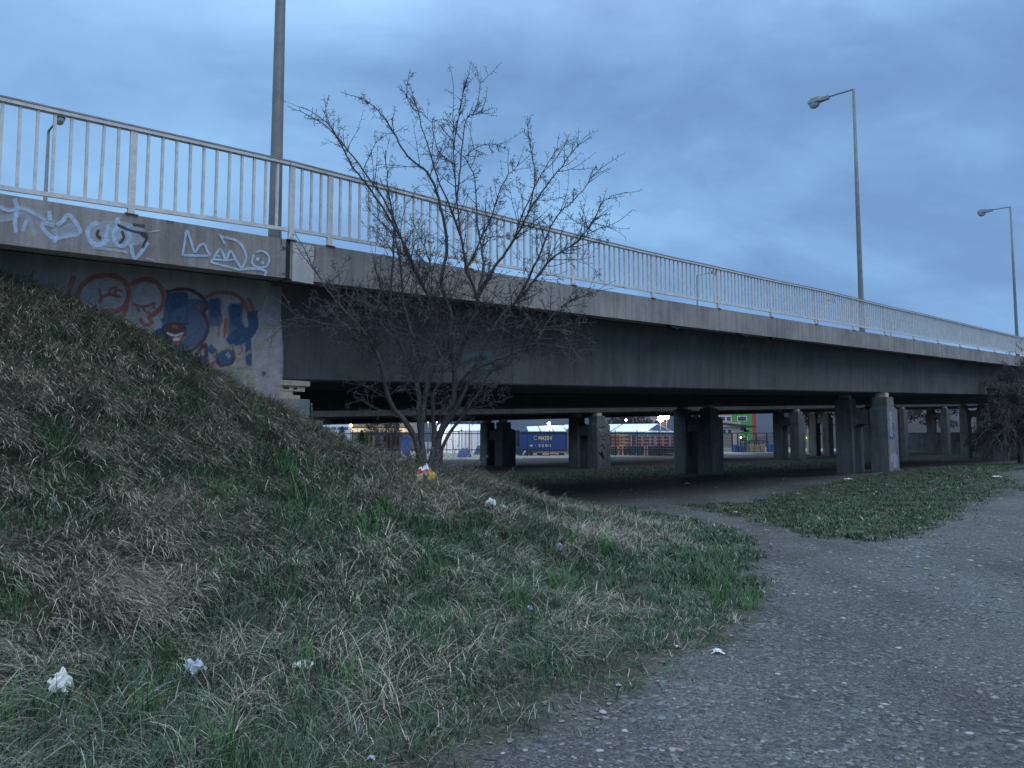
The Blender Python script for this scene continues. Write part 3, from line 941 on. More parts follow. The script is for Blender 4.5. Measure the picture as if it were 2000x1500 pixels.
for pts, w in (([(1188, 1160), (1202, 1080), (1216, 1000), (1240, 1060), (1268, 1140), (1300, 1098), (1330, 1090), (1348, 1130), (1362, 1162), (1290, 1164), (1188, 1160)], 14),
               ([(1392, 1180), (1430, 1122), (1452, 1150), (1472, 1192), (1500, 1132), (1535, 1190), (1572, 1240), (1602, 1180), (1582, 1110), (1530, 1062), (1445, 1042)], 14), ([(1430, 1025), (1462, 1085)], 13),
               ([(1372, 1200), (1400, 1188), (1470, 1195), (1520, 1190)], 12), ([(1372, 1205), (1440, 1225), (1500, 1240), (1560, 1258)], 12), ([(1650, 1160), (1640, 1210), (1680, 1240), (1738, 1230), (1752, 1172), (1712, 1135), (1668, 1140)], 13),
               ([(1676, 1180), (1678, 1192)], 18), ([(1708, 1205), (1714, 1215)], 18), ([(1545, 1256), (1640, 1248), (1728, 1262), (1724, 1292)], 14), ([(1395, 1162), (1432, 1168)], 10)):
    T.stroke('ice', c1(pts), w * k1)
T.build(ab, 'graffiti_tag')
# mural on the wall (crop scale 4, origin 100,500)
Mu = Paint(11.2)
c2 = lambda pts: [(100 + x / 4, 500 + y / 4) for x, y in pts]
el = lambda cx, cy, rx, ry, n=12: [(cx + rx * cos(2 * pi * i / n), cy + ry * sin(2 * pi * i / n)) for i in range(n)]
Mu.fill('pale', c2(el(410, 320, 190, 150))); Mu.fill('pale', c2(el(750, 330, 120, 135))); Mu.fill('pale', c2(el(1400, 470, 170, 180))); Mu.fill('pale', c2([(1600, 420), (1790, 420), (1790, 1100), (1500, 1050), (1520, 800)]))
Mu.fill('pale', c2(el(1140, 570, 80, 150)))
for pts in ([(905, 290), (1050, 275), (1070, 420), (1060, 560), (900, 720), (790, 650), (860, 560), (880, 400)], [(1050, 330), (1190, 340), (1210, 560), (1180, 680), (1000, 740), (940, 730), (1050, 600)]): Mu.fill('wash', c2(pts))
Mu.fill('blue', c2([(900, 290), (1060, 280), (1060, 360), (980, 420), (900, 430)])); Mu.fill('blue', c2([(770, 610), (850, 560), (900, 600), (920, 700), (840, 690)]))
for pts, w in (([(1275, 360), (1285, 520)], 95), ([(1440, 400), (1440, 620)], 100), ([(1570, 450), (1575, 560), (1500, 640), (1410, 680)], 66), ([(1540, 640), (1545, 850)], 44), ([(1240, 720), (1285, 760)], 52), ([(1165, 800), (1190, 850)], 60), ([(1500, 560), (1400, 660)], 60)):
    Mu.stroke('blue' if w < 80 else 'wash', c2(pts), w / 4)
Mu.stroke('blue', c2([(1275, 360), (1285, 450)]), 15); Mu.stroke('blue', c2([(1440, 400), (1440, 520)]), 16)
for pts, w in (([(175, 165), (150, 230), (128, 300)], 34), ([(212, 400), (206, 320), (238, 235), (320, 172), (420, 150), (520, 165), (592, 225), (606, 300), (580, 380), (520, 422), (430, 436)], 32), ([(592, 385), (570, 450), (525, 490), (475, 512)], 32),
               ([(376, 362), (400, 322), (460, 300), (540, 318)], 22), ([(388, 322), (380, 262)], 18), ([(452, 290), (468, 255), (505, 248)], 16), ([(492, 292), (515, 268), (555, 270)], 18),
               ([(610, 232), (680, 196), (760, 182), (840, 222), (880, 310), (862, 400), (792, 462)], 30), ([(650, 376), (720, 396), (812, 368)], 18), ([(668, 396), (690, 430)], 15), ([(720, 402), (735, 430), (772, 442)], 15), ([(792, 380), (806, 405)], 15),
               ([(698, 486), (730, 530), (790, 520), (762, 470), (795, 462)], 22), ([(1130, 390), (1192, 430)], 24), ([(1215, 320), (1300, 286), (1400, 290), (1480, 330), (1542, 432)], 26), ([(1542, 330), (1582, 420)], 26), ([(920, 610), (960, 680), (1000, 675), (1042, 630)], 26),
               ([(1320, 490), (1308, 622)], 11), ([(1360, 490), (1356, 630)], 13), ([(1372, 480), (1368, 600)], 10), ([(1230, 860), (1282, 822)], 20), ([(1202, 690), (1212, 760)], 20), ([(1482, 700), (1492, 740), (1468, 762)], 10), ([(1080, 800), (1120, 785)], 28)):
    Mu.stroke('red', c2(pts), w / 4)
Mu.fill('plum', c2(el(962, 560, 92, 50)))
for pts, w in (([(905, 280), (1000, 260), (1100, 270), (1190, 330), (1216, 400), (1192, 432), (1216, 500), (1222, 580), (1180, 670), (1080, 740), (980, 750), (900, 746)], 24), ([(880, 560), (900, 620), (940, 660)], 22), ([(1045, 560), (1040, 620)], 24), ([(1215, 780), (1205, 690), (1130, 770)], 22), ([(1215, 770), (1225, 850)], 22)):
    Mu.stroke('plum', c2(pts), w / 4)
for x, y in ((875, 495), (935, 470), (1000, 480), (1055, 515)): Mu.stroke('blue', c2([(x - 3, y - 4), (x + 3, y + 5)]), 7)
Mu.stroke('white', c2([(905, 600), (965, 622), (1030, 602)]), 4); Mu.fill('white', c2(el(975, 650, 32, 16)))
Mu.stroke('red', c2([(950, 548), (985, 560)]), 7)
Mu.fill('blue', c2(el(1365, 790, 78, 68))); Mu.stroke('plum', c2([(1290, 800), (1330, 850), (1400, 845), (1435, 780), (1420, 730)]), 4); Mu.stroke('pale', c2([(1372, 765), (1390, 785)]), 8)
for pts, w in (([(1230, 800), (1320, 740), (1420, 700), (1440, 740), (1462, 800), (1570, 738)], 24), ([(1325, 882), (1440, 858), (1572, 868)], 24), ([(1400, 900), (1440, 925)], 60), ([(1540, 930), (1560, 945)], 50), ([(1660, 540), (1700, 550)], 34), ([(1600, 705), (1650, 695)], 44), ([(1250, 920), (1330, 950), (1300, 980)], 50), ([(1560, 1000), (1590, 990)], 50), ([(1500, 850), (1480, 900)], 20)):
    Mu.stroke('yellow', c2(pts), w / 4)
Mu.stroke('ink', c2([(1650, 910), (1672, 916)]), 5); Mu.stroke('pale', c2([(1690, 310), (1640, 460)]), 3)
Mu.build(ab, 'graffiti_mural')
G_ = Paint(11.2 + 0.03)
G_.stroke('teal', [(905, 700), (940, 690), (960, 700), (935, 715), (965, 720)], 9); G_.stroke('teal', [(950, 690), (985, 705), (1010, 690)], 7)
G_.build(bridgeA, 'graffiti_tag')


# ------------------------------------------------------------------ railings
def railing(s0, s1, posts, gap0, gap1, label, nbal, rest_name='baluster'):
    r = thing('bridge_railing', S(s0, 10.43, ztop(s0)), label, 'railing')
    tc = 10.43; ns = max(2, int((s1 - s0) / 1.5))
    ss = np.linspace(s0, s1, ns + 1)
    def rail(dz, h, w, tt, zf, a, b):
        mb = MB(); q = np.linspace(a, b, max(2, int((b - a) / 1.5)) + 1)
        for s in q:
            z = zf(s)
            for t, zz in ((tt - w / 2, z + dz - h), (tt - w / 2, z + dz), (tt + w / 2, z + dz), (tt + w / 2, z + dz - h)): mb.v.append(tuple(S(s, t, zz)))
        for i in range(len(q) - 1):
            for k in range(4): mb.f.append((i * 4 + k, i * 4 + (k + 1) % 4, (i + 1) * 4 + (k + 1) % 4, (i + 1) * 4 + k))
        mb.f.append((3, 2, 1, 0)); mb.f.append(tuple((len(q) - 1) * 4 + k for k in range(4)))
        return mb
    hr = rail(-0.022, 0.045, 0.09, tc, zhr, s0, s1).build('handrail', M['rail'], r)
    rail(0.0, 0.020, 0.105, tc, zhr, s0, s1).build('handrail_cap', M['rail_dark'], hr)
    gap = lambda s: ztop(s) + np.interp(s, [0, S0], [gap0, gap1])
    P = sorted(posts); edges = [s0] + [p for p in P] + [s1]
    for a, b in zip(edges[:-1], edges[1:]):
        if b - a > 0.3: rail(0.05, 0.055, 0.045, tc, gap, a + 0.03 * (a > s0), b - 0.03 * (b < s1)).build('bottom_rail', M['rail'], r)
    for p in P:
        zt = zhr(p) - 0.068; zb = ztop(p)
        MB().box(S(p, tc, (zt + zb) / 2), (0.085, 0.05, zt - zb), XB).build('post', M['rail'], r)
        MB().box(S(p, tc, zb + 0.006), (0.16, 0.12, 0.012), XB).build('post_foot', M['rail_dark'], r)
    bal = []
    for a, b in zip(edges[:-1], edges[1:]):
        n = max(1, int(round((b - a) / 0.1865)))
        bal += [a + (b - a) * i / n for i in range(1, n)]
    rest = MB()
    for i, s in enumerate(bal):
        zt = zhr(s) - 0.068; zb = gap(s) + 0.051
        mb = rest if i >= nbal else MB()
        lean = XB[0] * (random.uniform(-.022, .022) if random.random() < .25 else random.uniform(-.004, .004))
        mb.box(S(s, tc, (zt + zb) / 2), (0.032, 0.042, zt - zb), (XB[0], XB[1], Vector((0, 0, 1)) + lean))
        if i < nbal: mb.build('baluster', M['rail'], r)
    if rest.v:
        o = rest.build('baluster', M['rail'], r); o['kind'] = 'stuff'
    return r


PX = [643, 916, 1118, 1273, 1400, 1502, 1588, 1661, 1722, 1777, 1824, 1866, 1901, 1932, 1961, 1986]
sp = [on_t(x, 480, 10.43)[0] for x in PX]
while sp[-1] < 66: sp.append(sp[-1] + 3.2)
p0 = on_t(257, 380, 10.43)[0]
rp = [p0 - 2.2 * k for k in range(0, 8)]
railing(-14.0, S0 - 0.005, rp, 0.02, 0.14, 'white metal railing on the ramp, left of the bridge joint', 100)
railing(S0 + 0.005, 66.0, [S0 + 0.05] + sp, 0.13, 0.15, 'long white metal railing on the bridge deck, right of the joint', 100)


# ------------------------------------------------------------------ piers
def zbot(s, t): return zgb(s) - FALL * (t - 11.2)


def pier(s0, t0, label, group='concrete piers under the bridges'):
    zt = zbot(s0 + 0.4, t0) - 0.19; sh = zt - 0.50; base = hz(*S(s0 + .6, t0 + 1, 0)[:2]) - 0.5
    r = thing('bridge_pier', S(s0, t0, base + 0.5), label, 'bridge pier', group)
    for a, b, ch in ((t0, t0 + 0.72, 1), (t0 + 1.43, t0 + 2.15, -1)):
        na, nb = (a, b - 0.10) if ch > 0 else (a + 0.10, b)
        ring = lambda z, sa, sb, ta, tb: [S(sa, ta, z), S(sb, ta, z), S(sb, tb, z), S(sa, tb, z)]
        mb = MB(); R = [ring(base, s0, s0 + 1.2, a, b), ring(sh, s0, s0 + 1.16, a, b), ring(sh + 0.10, s0 + 0.02, s0 + 0.78, na, nb), ring(zt, s0 + 0.02, s0 + 0.74, na, nb)]
        for q in R: mb.v.extend([tuple(v) for v in q])
        for i in range(3):
            for k in range(4): mb.f.append((i * 4 + k, i * 4 + (k + 1) % 4, i * 4 + 4 + (k + 1) % 4, i * 4 + 4 + k))
        mb.f += [(3, 2, 1, 0), (12, 13, 14, 15)]
        col = mb.build('column', M['pier'], r, bevel=0.02)
        MB().box(S(s0 + 0.36, (na + nb) / 2, zt + 0.09), (0.40, 0.40, 0.18), XB).build('bearing', M['bearing'], r)
    # arched tie beam between the columns
    mb = MB(); a, b = t0 + 0.72, t0 + 1.43; top = sh - 0.02; prof = []
    for i in range(9):
        u = i / 8; prof.append((a + (b - a) * u, top - 0.72 + 0.14 * sin(pi * u)))
    prof += [(b, top), (a, top)]
    mb.prism([S(s0 + 0.12, t, z) for t, z in prof], [S(s0 + 1.06, t, z) for t, z in prof])
    mb.build('tie_beam', M['pier'], r)
    return r


R1 = on_t(1755, 850, 11.15)[0] - 1.2
R2 = on_t(1573, 850, 26.5)[0] - 1.2
R3 = on_t(1628, 850, 34.2)[0] - 1.2
R4 = on_t(1857, 850, 26.5)[0] - 1.2
print('rows', R1, R2, R3, R4)
TS = (11.15, 19.35, 26.5, 34.2)
pierA = pier(R1, TS[0], 'pale fronted pier with dark tags standing at the edge of the grass')
pierB = pier(R1, TS[1], 'dark pier in deep shade at the middle of the picture, beside the bright floodlights')
pierC = pier(R1, TS[2], 'pier with black graffiti on its pale side between container and red crates')
pierD = pier(R1, TS[3], 'brownish pier with an open arch right behind the bare tree')
pier(R2, TS[0], 'pier half hidden by the dark bush at the right edge')
pier(R2, TS[1], 'black pier close behind the pale fronted pier by the grass')
pier(R2, TS[2], 'pier with a bluish tagged side left of the birch trunk')
pier(R2, TS[3], 'far pier hidden behind the dark middle pier beside the floodlights')
pier(R3, TS[1], 'distant pier showing through the gap beside the dark bush')
pier(R3, TS[2], 'distant pier between the pale fronted pier and the black one')
pier(R3, TS[3], 'distant slim pier right beside the birch trunk')
pier(R4, TS[2], 'farthest pale pier standing before the grey tagged wall')
pier(R4, TS[3], 'farthest pier in the shade left of the grey tagged wall')


class EndPaint(Paint):
    """strokes on the outer end face of a pier"""
    pass


def pier_tags(p, t, strokes):
    q = EndPaint(t)
    for key, pts, w in strokes: q.stroke(key, pts, w)
    q.build(p, 'graffiti_tag')
pier_tags(pierA, TS[0], [('ink', [(1738, 828), (1744, 828), (1744, 842)], 1.6), ('ink', [(1738, 834), (1742, 834)], 1.4), ('blue', [(1737, 846), (1741, 843), (1742, 850), (1738, 855), (1743, 857), (1746, 852)], 2.2), ('blue', [(1744, 846), (1747, 851), (1744, 856)], 1.8), ('haze', [(1742, 900), (1746, 888), (1750, 898), (1748, 912)], 7), ('haze', [(1739, 805), (1741, 850)], 5)])
pier_tags(pierC, TS[2], [('ink', [(1175, 880), (1178, 892), (1173, 884)], 2.2), ('ink', [(1170, 884), (1174, 890), (1179, 896), (1176, 884)], 2), ('ink', [(1176, 858), (1182, 860)], 2), ('ink', [(1173, 872), (1177, 868), (1180, 876)], 2), ('teal', [(1174, 835), (1183, 833)], 3), ('ice', [(1171, 838), (1175, 842)], 2.5), ('ink', [(1172, 850), (1179, 853), (1184, 848)], 1.2)])


# ------------------------------------------------------------------ street lamps
def street_lamp(s, t, h, arm, side, label, name_lens=True, z0=None):
    zb = (ztop(s) - FALL * (t - 10.4) - 0.12) if z0 is None else z0
    b = S(s, t, zb)
    r = thing('street_lamp', b, label, 'street lamp', 'street lamps along the bridges')
    up = Vector((0, 0, 1)); A = Vector((NX, NY, 0)) * side
    MB().tube([b + up * z for z in (0, 0.02, h * 0.5, h)], [0.105, 0.105, 0.08, 0.052], 8).build('pole', M['pole'], r, True)
    MB().tube([b + up * (h - 0.06), b + up * h + A * 0.02, b + up * (h + 0.02) + A * arm], [0.05, 0.04, 0.026], 6).build('arm', M['pole'], r, True)
    p = b + up * (h + 0.0) + A * arm
    X_ = A; Y_ = Vector((-A.y, A.x, 0)); Z_ = up
    head = MB()
    # tapering housing: slim gear box towards the pole, wide lamp end
    def ring(x, w, z0_, z1): return [p + X_ * x + Y_ * (-w / 2) + Z_ * z0_, p + X_ * x + Y_ * (w / 2) + Z_ * z0_, p + X_ * x + Y_ * (w / 2) * .8 + Z_ * z1, p + X_ * x + Y_ * (-w / 2) * .8 + Z_ * z1]
    R = [ring(-0.06, 0.13, -0.07, 0.08), ring(0.27, 0.18, -0.08, 0.10), ring(0.31, 0.29, -0.06, 0.14), ring(0.62, 0.34, -0.07, 0.15), ring(0.80, 0.22, -0.045, 0.07)]
    for q in R: head.v.extend([tuple(v) for v in q])
    for i in range(len(R) - 1):
        for k in range(4): head.f.append((i * 4 + k, i * 4 + (k + 1) % 4, i * 4 + 4 + (k + 1) % 4, i * 4 + 4 + k))
    head.f += [(3, 2, 1, 0), tuple(4 * (len(R) - 1) + k for k in range(4))]
    hd = head.build('lamp_head', M['lamp_head'], r, bevel=0.012)
    mb = MB(); c = p + X_ * 0.55 - Z_ * 0.07; seg = 12
    for i, (rr, z) in enumerate(((1, 0), (0.95, -0.08), (0.7, -0.16), (0.3, -0.20))):
        for k in range(seg):
            a = 2 * pi * k / seg; mb.v.append(tuple(c + X_ * (cos(a) * 0.23 * rr) + Y_ * (sin(a) * 0.15 * rr) + Z_ * z))
    for i in range(3):
        for k in range(seg): mb.f.append((i * seg + k, i * seg + (k + 1) % seg, (i + 1) * seg + (k + 1) % seg, (i + 1) * seg + k))
    mb.f.append(tuple(3 * seg + k for k in range(seg)))
    mb.build('lens', M['lamp_lens'], hd, True)
    return r


def lamp_near(px, py_base, py_top, t, label):
    s, z = on_t(px, py_base, t); zb = ztop(s) - 0.12
    h = on_t(px - 0.0385 * (py_base - py_top) * (px - 1000) / 675, py_top, t)[1] - zb
    return street_lamp(s, t, h, 1.02, 1, label)
s_, z_ = on_t(537, 440, 11.0)
street_lamp(s_, 11.0, 9.4, 1.55, 1, 'tall grey lamp pole rising out of the picture behind the railing joint')
lamp_near(1684, 650, 172, 11.0, 'grey street lamp with box shaped head, the tallest one seen whole')
lamp_near(1988, 690, 402, 11.0, 'grey street lamp at the right edge of the picture')
for px, py, lab in ((95, 256, 'small distant lamp seen between the balusters on the left'), (957, 470, 'far lamp hidden behind the bare tree twigs'), (1361, 538, 'faint far lamp behind the railing, left of the tall whole lamp'),
                    (1596, 590, 'tiny far lamp behind the railing, just left of the tall lamp pole'), (1739, 629, 'tiny far lamp behind the railing, just right of the tall lamp pole')):
    T_ = 32.0; s, z = on_t(px, py, T_); zb = ztop(s) - FALL * (T_ - 10.4) - 0.12
    street_lamp(s, T_, z - zb, 1.1, -1, lab)

# ------------------------------------------------------------------ bare trees
M['bark'] = plain('dark_bark', (0.052, 0.047, 0.049), 0.9, 0, 0.35, 14, 0.5)
M['twig'] = plain('twig_bark', (0.055, 0.048, 0.050), 0.9, 0, 0.3, 10)
M['birch'] = plain('birch_bark', (0.36, 0.35, 0.34), 0.8, 0, 0.5, 3)


def rand_perp(d, r):
    a = Vector((r.uniform(-1, 1), r.uniform(-1, 1), r.uniform(-1, 1))); a = a - d * a.dot(d)
    return a.normalized() if a.length > 1e-3 else Vector((1, 0, 0))


def twig(mb, p, d, L, r0, r, level, curl=0.25, lift=0.15, spur=True, lim=None, minr=0.0026):
    """a crooked shoot with thorny spurs; recurses into finer shoots"""
    n = max(4, int(L / 0.09)); n = min(n, 11)
    pts = [p.copy()]; q = p.copy(); dd = d.normalized(); st = L / (n - 1)
    bend = rand_perp(dd, r) * curl
    for i in range(1, n):
        dd = (dd + bend * (st / max(L, 0.2)) + Vector((0, 0, lift * st / max(L, .2))) + Vector((r.gauss(0, .055), r.gauss(0, .055), r.gauss(0, .05)))).normalized()
        q = q + dd * st
        if lim and not lim(q): break
        pts.append(q.copy())
    if len(pts) < 3: return
    m = len(pts)
    mb.tube(pts, [max(minr, r0 * (1 - 0.72 * i / (m - 1))) for i in range(m)], 4 if level < 2 else 3, False)
    if spur:
        for i in range(1, m - 1):
            for _ in range(2 if r.random() < 0.75 else 1):
                t = r.random(); a = pts[i].lerp(pts[i + 1] if i + 1 < m else pts[i], t)
                ax = (pts[min(i + 1, m - 1)] - pts[i - 1]).normalized()
                sd = (rand_perp(ax, r) + ax * r.uniform(0.0, 0.7)).normalized()
                l = r.uniform(0.02, 0.075)
                mid = a + sd * l * 0.6
                mb.tube([a, mid, mid + (sd + rand_perp(sd, r) * 0.5) * l * 0.4], [minr * 1.1, minr * 1.25, minr * 0.8], 3, False)
    if level >= 3: return
    k = max(1, int(L * (6.5 if level == 1 else 4.0)))
    for _ in range(k):
        i = r.randint(1, m - 2); ax = (pts[i + 1] - pts[i]).normalized()
        nd = (ax * r.uniform(0.5, 1.0) + rand_perp(ax, r) * r.uniform(0.6, 1.1)).normalized()
        twig(mb, pts[i], nd, L * r.uniform(0.28, 0.62), max(minr, r0 * 0.5), r, level + 1, curl, lift, spur, lim, minr)


def main_tree():
    r = random.Random(5)
    D0 = 11.25
    cx = lambda x, y: (550 + x / 1.829, 130 + y / 1.829)
    base = W(846, 925, D0); base.z = hz(base.x, base.y) - 0.05
    root = thing('bare_tree', base, 'bare thorny multi-stemmed shrub tree on the ridge in front of the bridge', 'tree')
    stems = [  # crop pixels, depth change at the end, radii
        ([(497, 1440), (482, 1340), (440, 1270), (388, 1200), (368, 1130), (345, 1040), (312, 965), (330, 890), (352, 800), (330, 700)], -0.9, .055, .014),
        ([(312, 965), (250, 935), (180, 925), (110, 905), (40, 880)], -0.6, .022, .006),
        ([(345, 1040), (300, 955), (235, 880), (165, 800), (100, 690), (30, 560)], 0.5, .024, .006),
        ([(505, 1440), (492, 1250), (482, 1120), (432, 1010), (400, 930), (392, 800), (400, 640), (395, 500), (350, 400)], 0.9, .05, .010),
        ([(482, 1120), (500, 1040), (470, 960), (438, 860), (428, 750), (400, 560), (380, 430), (372, 300)], -0.3, .032, .008),
        ([(515, 1440), (500, 1300), (520, 1150), (560, 1010), (545, 870), (470, 720), (430, 620), (380, 500), (290, 370), (215, 270), (135, 195), (20, 140)], 0.2, .045, .006),
        ([(545, 870), (510, 790), (445, 650), (340, 470), (255, 360), (200, 260), (150, 190), (70, 143)], -0.7, .03, .005),
        ([(545, 1440), (570, 1310), (612, 1200), (618, 1080), (600, 990), (605, 880), (570, 770), (590, 640), (560, 470), (520, 380), (450, 320), (400, 240), (365, 180), (300, 122), (210, 92)], 0.5, .058, .005),
        ([(618, 1080), (660, 960), (692, 880), (698, 826), (660, 722), (640, 600), (626, 480), (616, 350), (612, 210), (615, 60)], -0.2, .042, .004),
        ([(640, 600), (600, 500), (545, 360), (500, 210), (480, 140), (425, 82)], -0.5, .02, .004),
        ([(616, 350), (560, 300), (540, 190), (600, 250)], 0.4, .012, .004),
        ([(626, 480), (640, 330), (660, 190), (690, 170), (752, 153)], 0.3, .016, .004),
        ([(616, 300), (630, 180), (645, 110), (657, 50)], -0.3, .012, .003),
        ([(698, 826), (760, 720), (830, 620), (880, 520), (905, 400), (890, 290), (878, 200)], 0.3, .03, .005),
        ([(830, 620), (880, 480), (960, 330), (1020, 262)], 0.8, .016, .004),
        ([(570, 1310), (640, 1190), (700, 1050), (760, 930), (815, 860), (850, 830), (960, 690), (1040, 640), (1110, 560), (1150, 480), (1235, 447)], -0.6, .034, .004),
        ([(850, 830), (930, 650), (980, 540), (1060, 460), (1150, 345)], -0.2, .022, .004),
        ([(880, 520), (960, 410), (1020, 330), (1080, 255)], 0.1, .018, .004),
        ([(1040, 640), (1110, 590), (1200, 555)], -0.3, .010, .003),
        ([(600, 1200), (650, 1110), (760, 1050), (850, 1020), (905, 990), (1000, 1002), (1135, 1015)], -0.5, .028, .006),
        ([(850, 1020), (900, 950), (1000, 940), (1080, 968)], -0.9, .013, .004),
        ([(560, 1440), (590, 1330), (680, 1200), (760, 1060), (790, 940), (800, 880)], 0.6, .034, .010),
        ([(618, 1080), (570, 960), (540, 860), (530, 700), (470, 560)], 0.7, .022, .006),
        ([(698, 826), (720, 700), (700, 560), (690, 400), (660, 320), (740, 275), (815, 305)], 0.6, .020, .004),
        ([(660, 722), (740, 560), (790, 420), (850, 340)], -0.5, .018, .004),
        ([(532, 1440), (545, 1300), (540, 1180), (580, 1090), (560, 1010)], -0.2, .045, .02),
        ([(905, 990), (960, 900), (1010, 850), (1130, 800)], 0.4, .012, .004),
    ]
    tr = MB(); cr = MB()
    tfun = lambda q: (q.x * NX + q.y * NY) < 10.2
    for si, (pts, dy, r0, r1) in enumerate(stems):
        L = smooth_line([cx(*q) for q in pts], 5); n = len(L)
        dstart = D0
        if pts[0][1] < 1400:   # begins on an earlier stem: find the nearest point there
            best = min(((a - L[0][0]) ** 2 + (b - L[0][1]) ** 2, dd) for st in allpts for a, b, dd in st)
            dstart = best[1]
        P = []; info = []
        for i, q in enumerate(L):
            u = i / (n - 1); D = dstart + dy * u ** 1.2 + 0.05 * sin(7 * u + si)
            P.append(W(q[0], q[1], D) + Vector((r.gauss(0, .006), r.gauss(0, .006), r.gauss(0, .006)))); info.append((q[0], q[1], D))
        if si == 0: allpts = []
        allpts.append(info)
        if pts[0][1] >= 1400: P[0].z = hz(P[0].x, P[0].y) - 0.08
        R = [max(0.0042, 1.12 * (r0 + (0.65 * r1 - r0) * (i / (n - 1)) ** 0.62)) for i in range(n)]
        if pts[0][1] >= 1400: R[0] *= 1.35
        (tr if r0 > 0.028 else cr).tube(P, R, 7 if r0 > .028 else 5, False)
        # shoots along the stem
        length = sum((P[i + 1] - P[i]).length for i in range(n - 1))
        first = 0.22 if pts[0][1] >= 1400 else 0.05
        k = int(length * (11.0 if P[-1].z > 3.8 else 11.0))
        for _ in range(k):
            u = r.uniform(first, 0.93); i = min(n - 2, max(0, int(u * (n - 1))))
            if P[i].z > 4.9 and r.random() < .5: continue
            ax = (P[i + 1] - P[i]).normalized()
            d = (ax * r.uniform(0.3, 1.0) + rand_perp(ax, r) * r.uniform(0.6, 1.1) + Vector((0, -0.15, 0.12))).normalized()
            low = P[i].z < 3.6
            Ls = r.uniform(0.15, 0.75) * (1.0 if u < 0.75 else 0.6)
            if low: d = (d + Vector((d.x * 0.6, -0.1, -0.05))).normalized(); Ls *= 1.15
            twig(cr, P[i], d, Ls, 0.0075, r, 2 if r.random() < (0.7 if P[i].z > 4.4 else 0.42) else 1, 0.32, 0.30 if not low else 0.05, True, tfun, 0.0034 if P[i].z < 4.2 else 0.0029)
        # long thin end shoots
        for _ in range(3):
            i = r.randint(int(n * .72), n - 1); ax = (P[i] - P[i - 1]).normalized()
            twig(cr, P[i], (ax + rand_perp(ax, r) * r.uniform(.1, .5)).normalized(), r.uniform(.22, .48), 0.0055, r, 3, 0.35, 0.0, True, tfun, 0.0030)
        # thorny spurs on the stem itself
        for i in range(2, n - 1):
            if R[i] < 0.03:
                for _ in range(2):
                    ax = (P[i] - P[i - 1]).normalized(); a = P[i].lerp(P[i - 1], r.random()); sd = (rand_perp(ax, r) + ax * .3).normalized()
                    cr.tube([a, a + sd * r.uniform(.03, .10)], [.005, .0038], 3, False)
    tr.build('trunk', M['bark'], root, True)
    cr.build('crown', M['twig'], root)
    # dry suckers round the foot
    su = MB()
    for _ in range(85):
        a = r.uniform(0, 2 * pi); q = base + Vector((cos(a) * r.uniform(.05, .75) + .15, sin(a) * r.uniform(.05, .5) - .1, 0)); q.z = hz(q.x, q.y)
        d = Vector((cos(a) * .8, sin(a) * .8 - .2, r.uniform(.15, 1.0))).normalized()
        twig(su, q, d, r.uniform(.25, .75), 0.006, r, 2, 0.5, -0.25, True, None, 0.0032)
    su.build('sucker', plain('dry_sucker_bark', (0.125, 0.10, 0.088), 0.9), root)


main_tree()


def simple_tree(loc, h, label, seed, mat, spread=0.45, n_limb=9, minr=0.02, trunk_r=0.16, droop=0.1, group=None, kindname='bare_tree', lean=(0, 0)):
    r = random.Random(seed)
    root = thing(kindname, loc, label, 'tree', group)
    tr = MB(); cr = MB(); p = Vector(loc) - Vector((0, 0, .3)); pts = []
    for i in range(9):
        u = i / 8; pts.append(p + Vector((lean[0] * u + r.gauss(0, .02 * h) * u, lean[1] * u + r.gauss(0, .02 * h) * u, h * u)))
    tr.tube(pts, [trunk_r * (1 - .85 * i / 8) for i in range(9)], 7, False)
    for k in range(n_limb * 3):
        u = r.uniform(.22, .98); i = min(7, int(u * 8)); a = pts[i].lerp(pts[i + 1], u * 8 - i)
        th = r.uniform(0, 2 * pi); d = Vector((cos(th), sin(th), r.uniform(.4, 1.2))).normalized()
        limb(cr, a, d, h * spread * r.uniform(.5, 1) * (1.15 - .7 * u), trunk_r * .4 * (1.1 - u), r, 1, droop, minr)
    tr.build('trunk', mat, root, True); cr.build('crown', M['twig'], root)
    return root


def limb(mb, p, d, L, r0, r, lev, droop, minr):
    n = 6; q = p.copy(); pts = [q.copy()]; dd = d.copy()
    for i in range(1, n):
        dd = (dd + Vector((r.gauss(0, .16), r.gauss(0, .16), r.gauss(0, .12) - droop * .2 * lev))).normalized(); q = q + dd * (L / (n - 1)); pts.append(q.copy())
    mb.tube(pts, [max(minr, r0 * (1 - .8 * i / (n - 1))) for i in range(n)], 3, False)
    if lev < 4:
        for _ in range(5 if lev < 3 else 4):
            i = r.randint(1, n - 2); ax = (pts[i + 1] - pts[i]).normalized()
            limb(mb, pts[i], (ax * .8 + rand_perp(ax, r) * .8).normalized(), L * r.uniform(.35, .6), r0 * .5, r, lev + 1, droop, minr)


def on_ground(px, py_guess, D):
    p = W(px, 870, D); p.z = hz(p.x, p.y); return p


